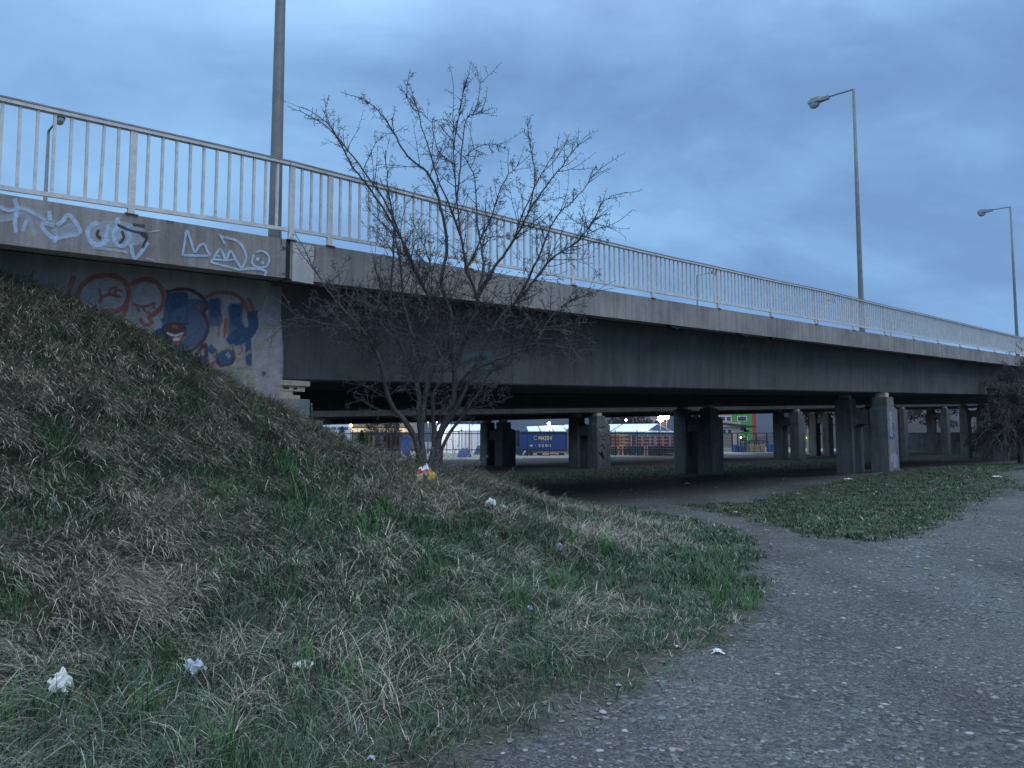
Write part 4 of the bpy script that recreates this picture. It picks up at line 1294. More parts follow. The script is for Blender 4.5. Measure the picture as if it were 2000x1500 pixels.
simple_tree(on_ground(1993, 908, 40.0), 5.4, 'dark dense bare bush reaching over the deck edge at the right border', 21, M['bark'], 0.62, 26, 0.008, 0.18, 0.5)
simple_tree(on_ground(1580, 880, 88), 12, 'pale trunked birch between two piers right of the middle', 31, M['birch'], 0.35, 9, 0.03, 0.24)
simple_tree(on_ground(1213, 880, 130), 13, 'bare tree with dark trunk beyond the left end of the crate rows', 32, M['bark'], 0.4, 9, 0.04, 0.28, group='bare trees beyond the yard')
simple_tree(on_ground(1240, 880, 140), 14, 'bare tree before the pink apartment block, beyond the white tent', 33, M['bark'], 0.4, 9, 0.04, 0.28, group='bare trees beyond the yard')
simple_tree(on_ground(1545, 880, 150), 13, 'bare tree beyond the ball court, left of the birch', 34, M['bark'], 0.4, 9, 0.04, 0.25, group='bare trees beyond the yard')
simple_tree(on_ground(1815, 880, 125), 13, 'bare tree above the grey tagged wall', 35, M['bark'], 0.4, 9, 0.04, 0.25, group='bare trees beyond the yard')
simple_tree(on_ground(935, 880, 120), 12, 'bare tree behind the white marquee next to the brownish pier', 36, M['bark'], 0.4, 9, 0.04, 0.25, group='bare trees beyond the yard')

# ------------------------------------------------------------------ yard beyond the bridges
def paint(name, col, rough=0.6, var=0.15): return plain(name, col, rough, 0, var, 1.5)
M['navy'] = paint('container_blue', (0.022, 0.055, 0.20)); M['dark'] = paint('dark_steel', (0.03, 0.03, 0.035)); M['yel'] = paint('yellow_paint_warm_light', (0.27, 0.20, 0.085))  # the yellow also stands in for warm lamp light on tent walls
M['tent'] = paint('tent_fabric', (0.72, 0.74, 0.76), 0.6, 0.05); M['tentblue'] = paint('tent_blue', (0.03, 0.085, 0.16)); M['crate_red'] = paint('crate_red', (0.26, 0.035, 0.03), 0.6, 0.3)
M['wood'] = plain('pallet_wood', (0.20, 0.14, 0.095), 0.85, 0, 0.3, 5); M['rackwhite'] = paint('rack_frame', (0.33, 0.27, 0.235)); M['white'] = paint('white_paint', (0.66, 0.66, 0.66)); M['bin'] = paint('bin_blue', (0.03, 0.085, 0.24))
M['tarp'] = paint('blue_tarpaulin', (0.025, 0.05, 0.11)); M['glow'] = emit('flood_glow', (1.0, 0.84, 0.62), 90.0); M['glow2'] = emit('white_glow', (1.0, 0.9, 0.85), 45.0); M['amber'] = emit('amber_glow', (1.0, 0.45, 0.12), 22.0)
M['warmwin'] = emit('lit_window', (1.0, 0.72, 0.46), 0.5); M['pane'] = plain('window_glass', (0.05, 0.06, 0.08), 0.15); M['fence'] = plain('fence_paint', (0.012, 0.014, 0.018), 0.6)


def at(px, D, z=None):
    p = W(px, 860, D); p.z = hz(p.x, D) if z is None else z; return p


def zy(py, D): return W(1000, py, D).z


def boxpx(mb, x0, x1, y0, y1, D, depth):
    a = W(x0, y0, D); b = W(x1, y1, D)
    return mb.box(((a.x + b.x) / 2, D + depth / 2, (a.z + b.z) / 2), (abs(b.x - a.x), depth, abs(a.z - b.z)))


def yard_fence():
    D = 77.0; x0, x1 = W(560, 860, D).x, W(1330, 860, D).x
    r = thing('yard_fence', (x0, D, 0), 'black spiked metal fence along the lit yard beyond the bridges', 'fence')
    n = int((x1 - x0) / 2.15); st = (x1 - x0) / n; zt = zy(847, D)
    for i in range(n + 1):
        MB().box((x0 + st * i, D, 1.3), (0.09, 0.09, 2.75)).build('post', M['fence'], r)
    for i in range(n):
        a = x0 + st * i + .05; mb = MB()
        mb.box((a + st / 2 - .05, D, zt), (st - .11, 0.05, 0.09)); mb.box((a + st / 2 - .05, D, 0.62), (st - .11, 0.05, 0.09))
        k = 14
        for j in range(1, k):
            x = a + (st - .1) * j / k
            mb.box((x, D - .04, 1.36), (0.028, 0.02, 2.3)); 
            mb.add([(x - .014, D - .05, 2.51), (x + .014, D - .05, 2.51), (x + .014, D - .03, 2.51), (x - .014, D - .03, 2.51), (x, D - .04, 2.62)], [(0, 1, 4), (1, 2, 4), (2, 3, 4), (3, 0, 4)])
        mb.build('picket_panel', M['fence'], r)


yard_fence()


def text_mesh(name, body, size, loc, mat, parent, shear=0.0, bold=0.0, sx=1.0):
    cu = bpy.data.curves.new(name, 'FONT'); cu.body = body; cu.size = size; cu.align_x = 'LEFT'; cu.shear = shear; cu.offset = bold; cu.extrude = 0.004
    o = bpy.data.objects.new(name, cu)
    me = bpy.data.meshes.new_from_object(o); bpy.data.objects.remove(o)
    off = parent_world(parent)
    for v in me.vertices:
        v.co = Vector((loc[0] + v.co.x * sx - off.x, loc[1] - v.co.z - off.y, loc[2] + v.co.y - off.z))
    me.materials.clear(); me.materials.append(mat)
    q = bpy.data.objects.new(name, me); C.objects.link(q); q.parent = parent
    return q


def container():
    D = 80.0
    r = thing('shipping_container', at(1060, D), 'blue container with yellow lettering standing behind the black fence', 'container')
    a = W(1016, 844, D); b = W(1107, 881, D); mb = MB()
    # corrugated long side
    n = 46; w = (b.x - a.x) / n; pts = []
    for i in range(n + 1):
        pts.append((a.x + w * i, D + (0.03 if i % 4 in (1, 2) else 0.0)))
    pts += [(b.x, D + 2.4), (a.x, D + 2.4)]
    mb.prism([Vector((x, y, b.z)) for x, y in pts], [Vector((x, y, a.z)) for x, y in pts])
    mb.build('body', M['navy'], r)
    fr = MB()
    for z in (a.z, b.z): fr.box(((a.x + b.x) / 2, D - .02, z), (b.x - a.x, .10, .12))
    fr.build('frame', M['dark'], r)
    for x in (a.x, b.x): MB().box((x, D - .025, (a.z + b.z) / 2), (.12, .11, a.z - b.z + .13)).build('corner_post', M['navy'], r)
    X_ = lambda px: W(px, 850, D).x
    yl = plain('lettering_yellow', (0.62, 0.55, 0.22), 0.6); lb = plain('lettering_blue', (0.12, 0.19, 0.42), 0.6); lw = plain('lettering_pale', (0.48, 0.47, 0.44), 0.6)
    text_mesh('lettering', 'MATEX', 0.56, (X_(1051), D - .05, zy(859.3, D)), yl, r, 0.15, 0.022, 0.80)
    text_mesh('lettering', 'C', 0.62, (X_(1042), D - .05, zy(859, D)), lw, r, 0, 0.0, 0.9)
    text_mesh('lettering', 'HALE VDBE', 0.26, (X_(1053.5), D - .05, zy(865, D)), lb, r, 0, 0, 0.85)
    text_mesh('lettering', '0 0 0 0', 0.46, (X_(1051.5), D - .05, zy(873, D)), lw, r, 0, 0.014, 1.02)
    text_mesh('lettering', '?', 0.46, (X_(1044.5), D - .05, zy(873, D)), lw, r, 0, 0.0, 0.9)
    MB().box((X_(1037.5), D - .05, zy(871.5, D)), (.28, .02, .28)).build('notice', M['white'], r)
    for x in (1055, 1098):
        MB().box((X_(x), D + 1.2, b.z / 2 - .05), (.5, 2.2, b.z - .02)).build('support', M['dark'], r)


container()


def small_trailer():
    D = 78.6
    r = thing('flatbed_trailer', at(1030, D), 'low dark blue flatbed trailer parked before the blue container', 'trailer')
    boxpx(MB(), 1008, 1048, 872, 884, D, 0.9).build('bed', M['tarp'], r)
    for x in (1016, 1028, 1037):
        c = W(x, 885.5, D); mb = MB(); mb.tube([c + Vector((0, -.04, 0)), c + Vector((0, .22, 0))], 0.25, 12); mb.build('wheel', M['dark'], r, False)
    for x in (1025,): boxpx(MB(), x - 2, x + 2, 882 - 1.5, 882 + 2, D - .05, .03).build('plate', M['white'], r)


small_trailer()
r = thing('plank_barrier', at(1080, 78.2), 'red and white boards lying under the blue container', 'barrier')
mb = MB()
for x0, x1, y0, y1 in ((1050, 1076, 882, 884.5), (1078, 1090, 882, 884.5), (1091.5, 1106, 882, 884.5)): boxpx(MB(), x0, x1, y0, y1, 78.2, .08).build('board', M['rackwhite'], r)
for x0, x1, y0, y1 in ((1057, 1074, 888, 890), (1072, 1089, 886.5, 889)): boxpx(MB(), x0, x1, y0, y1, 78.0, .08).build('board', M['crate_red'], r)


def simple_container(x0, x1, y0, D, mat, label, depth=2.4):
    r = thing('shipping_container', at((x0 + x1) / 2, D), label, 'container')
    a = W(x0, y0, D); b = W(x1, 880, D); n = max(6, int((b.x - a.x) / .11)); pts = []
    for i in range(n + 1): pts.append((a.x + (b.x - a.x) * i / n, D + (0.035 if i % 4 in (1, 2) else 0)))
    pts += [(b.x, D + depth), (a.x, D + depth)]
    MB().prism([Vector((x, y, .08)) for x, y in pts], [Vector((x, y, a.z)) for x, y in pts]).build('body', mat, r)
    fr = MB()
    for x in (a.x, b.x): fr.box((x, D - .02, (a.z + .08) / 2), (.10, .10, a.z))
    fr.box(((a.x + b.x) / 2, D - .02, a.z), (b.x - a.x - .11, .1, .11)); fr.build('frame', mat, r)
    return r


simple_container(1003, 1014.5, 841, 83, M['dark'], 'dark ribbed container at the left end of the blue one')
simple_container(1108.5, 1122, 838, 84, M['yel'], 'yellow container peeping out between the blue one and the tagged pier')


def marquee(x0, x1, yr0, yr1, ye, D, label, gable_right=True, back=14.0, wall=None):
    """ridge runs left to right, drawn from px; eaves towards the viewer"""
    r = thing('marquee_tent', at((x0 + x1) / 2, D), label, 'marquee', 'white marquees in the yard')
    eL = W(x0, ye, D); eR = W(x1, ye, D); zr0 = zy(yr0, D + back / 2); zr1 = zy(yr1, D + back / 2); ze = eL.z
    m = 4; A, Bk, Rg = [], [], []
    for i in range(m + 1):
        u = i / m; x = eL.x + (eR.x - eL.x) * u
        A.append(Vector((x, D, ze))); Rg.append(Vector((x, D + back / 2, zr0 + (zr1 - zr0) * u))); Bk.append(Vector((x, D + back, ze)))
    for i in range(m):
        g = .06
        mb = MB(); mb.prism([A[i] + Vector((g, -.1, 0)), A[i + 1] + Vector((-g, -.1, 0)), Rg[i + 1] + Vector((-g, 0, 0)), Rg[i] + Vector((g, 0, 0))], [p + Vector((0, 0, -.06)) for p in (A[i] + Vector((g, -.1, 0)), A[i + 1] + Vector((-g, -.1, 0)), Rg[i + 1] + Vector((-g, 0, 0)), Rg[i] + Vector((g, 0, 0)))])
        mb.prism([Bk[i], Bk[i + 1], Rg[i + 1], Rg[i]], [p + Vector((0, 0, -.06)) for p in (Bk[i], Bk[i + 1], Rg[i + 1], Rg[i])])
        mb.build('roof_panel', M['tent'], r)
        if i: MB().tube([A[i] + Vector((0, -.12, .01)), Rg[i] + Vector((0, 0, .02))], .05, 4).build('roof_seam', M['tarp'], r)
    wl = MB(); wl.box(((eL.x + eR.x) / 2, D + .05, ze / 2 - .05), (eR.x - eL.x, .08, ze - .1)); wl.box(((eL.x + eR.x) / 2, D + back - .05, ze / 2 - .05), (eR.x - eL.x, .08, ze - .1))
    wl.build('side_wall', wall or M['tentblue'], r)
    for x, R_, k in ((eL.x, Rg[0], 0), (eR.x, Rg[-1], 1)):
        MB().prism([Vector((x - .03, D + .1, 0)), Vector((x - .03, D + back - .1, 0)), Vector((x - .03, D + back - .1, ze - .05)), Vector((x - .03, D + back / 2, R_.z - .08)), Vector((x - .03, D + .1, ze - .05))],
                   [Vector((x + .03, D + .1, 0)), Vector((x + .03, D + back - .1, 0)), Vector((x + .03, D + back - .1, ze - .05)), Vector((x + .03, D + back / 2, R_.z - .08)), Vector((x + .03, D + .1, ze - .05))]).build('gable', M['tentblue'], r)
    return r


marquee(1030, 1132, 833, 830, 842, 92, 'white marquee roof rising behind the blue lettered container', wall=M['yel'])
def tent_right():
    """axis turned: its blue gable end faces the viewer's right"""
    r = thing('marquee_tent', at(1260, 92), 'white marquee with a blue gable end beside the floodlights', 'marquee', 'white marquees in the yard')
    E1 = W(1262, 842.5, 88); E2 = W(1315, 843.5, 95); A1 = W(1284.5, 827.5, 91.5); L = Vector((-1, 0.55, 0)).normalized() * 12.5
    f = MB(); e = Vector((0, 0, -.06))
    quad = [E1, A1, A1 + L, E1 + L]; f.prism(quad, [q + e for q in quad]); quad = [E2, A1, A1 + L, E2 + L]; f.prism(quad, [q + e for q in quad]); f.build('roof', M['tent'], r)
    for u in (.36, .7):
        MB().tube([E1 + L * u + Vector((0, -.04, .02)), A1 + L * u + Vector((0, 0, .02))], .05, 4).build('roof_seam', M['tarp'], r)
    q = [E1, E2, A1 - Vector((0, 0, .08))]; d = L.normalized() * .05
    MB().prism([p + d for p in q], [p + d * 2 for p in q]).build('gable', M['tentblue'], r)
    for a, b, mt in ((E1, E1 + L, M['tentblue']), (E1, E2, M['tentblue'])):
        k = Vector((0, 0, 1)); nrm = (b - a).cross(k).normalized() * .04; p = [Vector((a.x, a.y, 0)), Vector((b.x, b.y, 0)), b - Vector((0, 0, .08)), a - Vector((0, 0, .08))]
        MB().prism([v + nrm for v in p], [v + nrm * 2 for v in p]).build('side_wall', mt, r)
    MB().tube([E1 + Vector((-.05, -.1, -.02)), E2 + Vector((0, -.1, -.02))], .12, 5).build('eave_rail', M['white'], r)
tent_right()
# low canopy wall under the eaves, warm lamp light put into its yellow
r = thing('canopy_wall', at(1205, 86), 'yellow lit wall under the tent eaves, left of the red crates', 'wall panel')
boxpx(MB(), 1184, 1226, 848, 880, 86, .12).build('sheet', M['yel'], r); boxpx(MB(), 1184, 1226, 846.5, 848, 85.97, .2).build('top_rail', M['white'], r)


def crate_racks():
    D = 80.0; k = 0; rr = random.Random(3)
    words = ['first from the left', 'second from the left', 'third from the left', 'fourth from the left', 'fifth from the left', 'sixth from the left', 'seventh from the left', 'eighth from the left', 'ninth from the left', 'tenth from the left', 'last on the right']
    # upper row of stillages holding red boxes
    xs = [(1193, 1201), (1202, 1209), (1211, 1219), (1220, 1233), (1235, 1241), (1242, 1254), (1255, 1269), (1270, 1279), (1281, 1294), (1295, 1308), (1309, 1318)]
    for i, (x0, x1) in enumerate(xs):
        y0, y1 = 850.5 + rr.uniform(-.6, 1.2), 870 + rr.uniform(-1, 2)
        a = W(x0, y0, D); b = W(x1, y1, D); dark = i in (0, 1, 4)
        r = thing('crate_rack', (a.x, D, b.z), ('dark red' if dark else 'red') + ' stacked crate rack on the upper row, ' + words[i], 'crate rack', 'racks of red crates in the yard')
        fr = MB(); mt = M['dark'] if dark else M['rackwhite']
        for x in (a.x, b.x): fr.box((x, D, (a.z + b.z) / 2), (.09, .09, a.z - b.z))
        fr.build('frame', mt, r)
        nl = 3
        for j in range(nl):
            z0 = b.z + (a.z - b.z) * j / nl; h = (a.z - b.z) / nl
            MB().box(((a.x + b.x) / 2, D + .42, z0 + h * .42), (b.x - a.x - .12, .8, h * .62)).build('crate', M['crate_red'], r)
            MB().box(((a.x + b.x) / 2, D, z0 + h * .94), (b.x - a.x - .1, .08, .06)).build('shelf_rail', mt, r)
    # lower row
    xs = [(1193, 1206), (1207, 1217), (1218, 1226), (1227, 1243), (1244, 1257), (1258, 1265), (1266, 1279), (1280, 1296), (1297, 1316)]
    for i, (x0, x1) in enumerate(xs):
        a = W(x0, 871.5, D); b = W(x1, 886.5, D); b.z = hz(b.x, D)
        red = i in (1, 5)
        r = thing('crate_rack', (a.x, D, b.z), ('pale and red' if red else 'dark empty') + ' crate rack on the ground row, ' + words[i], 'crate rack', 'racks of red crates in the yard')
        fr = MB(); mt = M['rackwhite'] if red else M['dark']
        for x in (a.x + .05, b.x - .05): fr.box((x, D, (a.z + b.z) / 2), (.09, .09, a.z - b.z))
        fr.build('frame', mt, r)
        for j in range(4):
            z0 = b.z + (a.z - b.z) * j / 4
            MB().box(((a.x + b.x) / 2, D + .42, z0 + .12), (b.x - a.x - .2, .8, .21)).build('crate', M['crate_red'] if red else M['dark'], r)


crate_racks()


M['wood_dark'] = plain('dark_pallet_wood', (0.055, 0.035, 0.03), 0.85, 0, .5, 2)  # darker reddish brown wood for the other stacks


def pallet_mesh(x, y, z, w, parent_name, label, group):
    wm = M['wood'] if 'evergreen' in label else M['wood_dark']
    r = thing('pallet', (x, y, z), label, 'pallet', group)
    top = MB()
    for i in range(6): top.box((x, y - .34 + i * .136, z + .132), (w, .10, .022))
    top.build('deck_board', wm, r)
    b = MB()
    for dx in (-w / 2 + .06, 0, w / 2 - .06): b.box((x + dx, y, z + .07), (.11, .80, .098))
    b.box((x, y + .3, z + .07), (w - .02, .1, .09))
    b.build('block', wm, r)
    for dx in (-w / 2 + .06, 0, w / 2 - .06): pass
    return r


lev = ['lowest', 'second', 'third', 'fourth', 'fifth', 'sixth', 'seventh', 'eighth', 'ninth', 'tenth', 'eleventh', 'twelfth', 'thirteenth', 'topmost']
for (px, D, n, w, nm) in ((722, 73, 13, .88, 'pale tall stack beside the dark evergreen'), (740, 74, 8, .72, 'low stack in the middle'), (757, 73.4, 13, .84, 'wide dark stack'), (774.5, 73.8, 13, .78, 'stack next to the tall blue bin')):
    p = at(px, D)
    for k in range(n):
        nk = lev[k] if k < n - 1 else 'topmost'
        pallet_mesh(p.x + random.uniform(-.03, .03), D, p.z + k * .158, w, '', f'{nk} wooden pallet, {nm}', 'stacked wooden pallets')


def bin_():
    D = 72.0
    r = thing('waste_bin', at(792, D), 'tall blue bin on the grass next to the pallets', 'bin')
    a = W(785, 853, D); b = W(800, 893, D); zb = hz(b.x, D)
    mb = MB(); lo = [Vector((a.x + .06, D + .06, zb + .12)), Vector((b.x - .06, D + .06, zb + .12)), Vector((b.x - .06, D + .74, zb + .12)), Vector((a.x + .06, D + .74, zb + .12))]
    hi = [Vector((a.x, D, a.z - .12)), Vector((b.x, D, a.z - .12)), Vector((b.x, D + .8, a.z - .12)), Vector((a.x, D + .8, a.z - .12))]
    mb.prism(lo, hi); mb.build('body', M['bin'], r)
    MB().box(((a.x + b.x) / 2, D + .38, a.z - .05), (b.x - a.x + .06, .9, .11)).build('lid', M['bin'], r)
    for x in (a.x + .12, b.x - .12): MB().tube([(x - .03, D + .7, zb + .1), (x + .03, D + .7, zb + .1)], .1, 10).build('wheel', M['dark'], r)
bin_()


def heap(px0, px1, py, D, mat, name, label, cat, seed=1):
    rr = random.Random(seed); a = W(px0, py, D); b = W(px1, py, D); zb = hz((a.x + b.x) / 2, D)
    c = Vector(((a.x + b.x) / 2, D, zb)); h = a.z - zb; mb = MB(); nx, ny = 12, 7; w = (b.x - a.x) / 2
    for j in range(ny):
        for i in range(nx):
            u = -1 + 2 * i / (nx - 1); v = -1 + 2 * j / (ny - 1)
            z = h * max(0, 1 - abs(u) ** 3) * max(0, 1 - abs(v) ** 3) * rr.uniform(.75, 1.05)
            mb.v.append((c.x + u * w, c.y + v * .9, zb + z - .02))
    for j in range(ny - 1):
        for i in range(nx - 1): mb.f.append((j * nx + i, j * nx + i + 1, (j + 1) * nx + i + 1, (j + 1) * nx + i))
    o = mb.build(name, mat); return tag(o, label, cat)


heap(893, 921, 874, 72, M['tarp'], 'tarpaulin_heap', 'dark blue tarpaulin heap on the grass left of the brownish pier', 'tarpaulin', 2)
heap(840, 860, 870, 73, M['tarp'], 'covered_cart', 'dark covered heap seen between the tree stems', 'tarpaulin', 5)
# white translucent hall
def white_hall():
    D = 96
    r = thing('white_hall', at(905, D), 'white foil hall behind the fence, left of the brownish pier', 'hall')
    a = W(855, 841, D); b = W(962, 890, D); zb = 0
    MB().box(((a.x + b.x) / 2, D + 4, a.z / 2), (b.x - a.x, 8, a.z)).build('wall', M['tent'], r)
    mb = MB(); n = 8
    q0 = [Vector((a.x - .1, D + 4 - 4.1 * cos(pi * i / n), a.z + .9 * sin(pi * i / n))) for i in range(n + 1)]
    mb.prism(q0, [v + Vector((b.x - a.x + .2, 0, 0)) for v in q0]); mb.build('roof', M['tent'], r)
    for i in range(9): MB().box((a.x + (b.x - a.x) * (i + .5) / 9, D - .02, a.z / 2), (.07, .05, a.z)).build('rib', M['rackwhite'], r)
    MB().box((W(917, 850, D).x, D - .4, zy(830, D) / 2), (.12, .12, zy(812, D))).build('red_post', M['crate_red'], r)
white_hall()
heap(925, 958, 866, 84, M['tarp'], 'tarpaulin_heap', 'blue sheet thrown over stacked goods before the white hall', 'tarpaulin', 9)


def shop():
    D = 112
    r = thing('shop_building', at(740, D), 'lit low shop building with warm windows beyond the pallets', 'building')
    a = W(686, 825, D); b = W(806, 890, D)
    zl = zy(846, D)
    MB().box(((a.x + b.x) / 2, D + 5, (a.z + 2.4 + zl) / 2), (b.x - a.x, 10, a.z + 2.4 - zl)).build('wall', M['rackwhite'], r)
    MB().box(((a.x + b.x) / 2, D + 5.1, zl / 2), (b.x - a.x - .1, 9.8, zl - .004)).build('plinth', plain('shop_plinth', (.12, .10, .09), .8), r)
    MB().box(((a.x + b.x) / 2, D + 5, a.z + 2.55), (b.x - a.x + .6, 10.6, .3)).build('roof', M['tarp'], r)
    n = 9
    for i in range(n):
        x = a.x + (b.x - a.x) * (i + .5) / n; w = (b.x - a.x) / n * .8
        f = MB().box((x, D - .03, zy(840, D)), (w * 1.2 + .06, .06, .75)).build('window', M['dark'], r)
        MB().box((x, D - .075, zy(840, D)), (w * 1.16, .03, .60)).build('pane', M['warmwin'], f)
    for i in (1, 4, 5, 6):
        x = a.x + (b.x - a.x) * (i + .5) / n
        f = MB().box((x, D - .03, zy(826.5, D) + .2), (.9, .06, .8)).build('window', M['rackwhite'], r); MB().box((x, D - .075, zy(826.5, D) + .2), (.75, .03, .66)).build('pane', M['pane'], f)
    MB().box(((a.x + b.x) / 2, D - .25, zy(833, D)), (b.x - a.x, .5, .18)).build('awning', M['yel'], r)
shop()
def left_hall():
    D = 125
    r = thing('white_hall', at(645, D), 'pale bluish hall at the far left under the bridge, beside the abutment step', 'hall')
    a = W(600, 828, D); b = W(680, 890, D)
    MB().box(((a.x + b.x) / 2, D + 5, a.z / 2 + .3), (b.x - a.x, 10, a.z + .6)).build('wall', M['tent'], r)
    for i in range(7): MB().box((a.x + (b.x - a.x) * (i + .5) / 7, D - .02, zy(837, D)), (.8, .04, .5)).build('window', M['tentblue'], r)
    MB().box(((a.x + b.x) / 2, D + 5, a.z + .7), (b.x - a.x + .5, 10.4, .2)).build('roof', M['tent'], r)
left_hall()


def evergreen(px, D, h, w, label, seed):
    rr = np.random.default_rng(seed); p = at(px, D)
    r = thing('evergreen_bush', p, label, 'bush')
    MB().tube([p - Vector((0, 0, .2)), p + Vector((0, 0, h * .9))], [.09, .02], 6).build('stem', M['bark'], r)
    n = 2600; u = rr.uniform(0, 1, n) ** 1.3; a = rr.uniform(0, 2 * pi, n); rad = w * (1 - u) ** .8 * np.sqrt(rr.uniform(0.05, 1, n)) * (0.75 + .25 * np.sin(5 * a + 9 * u))
    c = np.stack([np.cos(a) * rad, np.sin(a) * rad, h * (.06 + .94 * u)], -1)
    s = .07; q = rr.normal(0, 1, (n, 2, 3)); q /= np.linalg.norm(q, axis=-1, keepdims=True)
    V = np.stack([c - q[:, 0] * s, c - q[:, 1] * s * .6, c + q[:, 0] * s, c + q[:, 1] * s * .6], 1).reshape(-1, 3)
    np_mesh('foliage', V, np.arange(4 * n).reshape(-1, 4), vcol('needle_leaves'), np.repeat(pal(n, [(.02, .035, .02), (.03, .05, .028), (.015, .03, .018)]), 4, 0), r)
evergreen(668, 70, 2.9, 1.3, 'dark evergreen bush left of the amber lamp under the bridge', 1)
evergreen(706, 71.5, 2.6, 1.4, 'dark evergreen bush right of the amber lamp under the bridge', 2)
simple_tree(on_ground(728, 880, 90), 4.2, 'leafless scrub in front of the lit shop windows', 41, M['bark'], 0.55, 12, 0.018, 0.10)
simple_tree(on_ground(765, 880, 92), 3.8, 'leafless scrub above the dark pallet stacks', 42, M['bark'], 0.6, 12, 0.018, 0.10)
evergreen(682, 69, 1.3, 1.3, 'low dark bush under the amber lamp', 3)


# ------------------------------------------------------------------ lamps that are lit
def flood(px, py, D, rad, label, mat, zpole=True, power=0, col=(1, .86, .66)):
    c = W(px, py, D); zb = hz(c.x, c.y)
    r = thing('flood_light', (c.x, c.y, zb), label, 'floodlight', 'lit lamps in the yard')
    MB().tube([(c.x, c.y + rad * .8, zb - .2), (c.x, c.y + rad * .8, c.z + rad)], [.07, .05], 6).build('pole', M['dark'], r)
    MB().box((c.x, c.y + rad * .45, c.z + rad * .2), (rad * 1.7, rad * .8, rad * 1.7)).build('housing', M['dark'], r)
    MB().blob(c, (rad, rad * .35, rad), 12, 7, 0).build('lamp_glass', mat, r, True)
    if power:
        l = bpy.data.lights.new('flood_lamp', 'POINT'); l.energy = power; l.color = col; l.shadow_soft_size = .3
        o = bpy.data.objects.new('flood_lamp', l); C.objects.link(o); o.parent = r; o.location = Vector((c.x, c.y - rad - .4, c.z)) - r.location
flood(1290.5, 818, 85, .34, 'large glaring floodlight in front of the blue tent gable', M['glow'], power=800)
flood(1302.5, 814, 85.3, .28, 'glaring floodlight right of the largest one, touching the dark pier', M['glow'], power=500)
flood(1072, 827.3, 100, .20, 'round white lamp above the marquee roof and blue container', M['glow2'], power=350, col=(1, .95, .9))
flood(1223, 820.3, 110, .14, 'small white lamp between the bare trees above the tent roof', M['glow2'])
flood(836, 823, 95, .13, 'white lamp between the tree stems, left one of a pair', M['glow2'], power=300, col=(1, .95, .9))
flood(852.5, 823, 95, .13, 'white lamp between the tree stems, right one of a pair', M['glow2'], power=300, col=(1, .95, .9))
flood(685, 831, 100, .20, 'amber lamp at the left corner of the lit shop', M['amber'], power=400, col=(1, .6, .25))
flood(1514, 855, 140, .26, 'amber lamp beside the dark pier, right of the ball court', M['amber'])
flood(1546, 855, 141, .24, 'amber lamp seen through the open arch of a pier', M['amber'])
flood(1577, 855, 142, .20, 'amber lamp next to the birch trunk', M['amber'])
flood(1447, 854.5, 135, .12, 'small yellow lamp before the green wall of the block', M['amber'])


# ------------------------------------------------------------------ apartment blocks
def block(sections, D, h, label, depth=14):
    r = thing('apartment_block', at(sections[0][0], D), label, 'building')
    mats = {'orange': (.42, .20, .13), 'green': (.06, .25, .07), 'red': (.36, .045, .06), 'pink': (.42, .22, .20), 'grey': (.30, .31, .34)}
    for x0, x1, c, wins in sections:
        a = W(x0, 860, D); b = W(x1, 860, D); k = plain('wall_' + c, mats[c], .85, 0, .1, .4)
        MB().box(((a.x + b.x) / 2, D + depth / 2, h / 2), (b.x - a.x - .02, depth, h)).build('wall', k, r)
        for wx in wins:
            for fl in range(int(h / 2.9)):
                z = 1.9 + fl * 2.9
                if zy(800, D) < z - 1.5 or z + 1 > h: continue
                x = W(wx, 860, D).x
                f = MB().box((x, D - .04, z), (1.5, .10, 1.5)).build('window', M['white'], r); MB().box((x, D - .10, z), (1.2, .03, 1.2)).build('pane', M['pane'], f)
    a = W(sections[0][0], 860, D); b = W(sections[-1][1], 860, D)
    MB().box(((a.x + b.x) / 2, D + depth / 2, h + .2), (b.x - a.x + .6, depth + .6, .4)).build('roof', M['dark'], r)
    return r


block([(1385, 1431, 'orange', (1393, 1404, 1413, 1424)), (1431.2, 1470, 'green', (1446, 1454.5)), (1470.2, 1478, 'red', ())], 210, 21, 'apartment block painted orange, green and red beyond the ball court')
block([(1226, 1239, 'pink', (1232,)), (1239.2, 1276, 'grey', (1245, 1252, 1259, 1266, 1272)), (1276.2, 1300, 'pink', (1282, 1290))], 250, 20, 'pinkish grey apartment block rising behind the white marquee')
block([(690, 800, 'grey', (700, 712, 724, 736, 748, 760, 772, 784))], 260, 13, 'pale apartment block behind the lit shop')
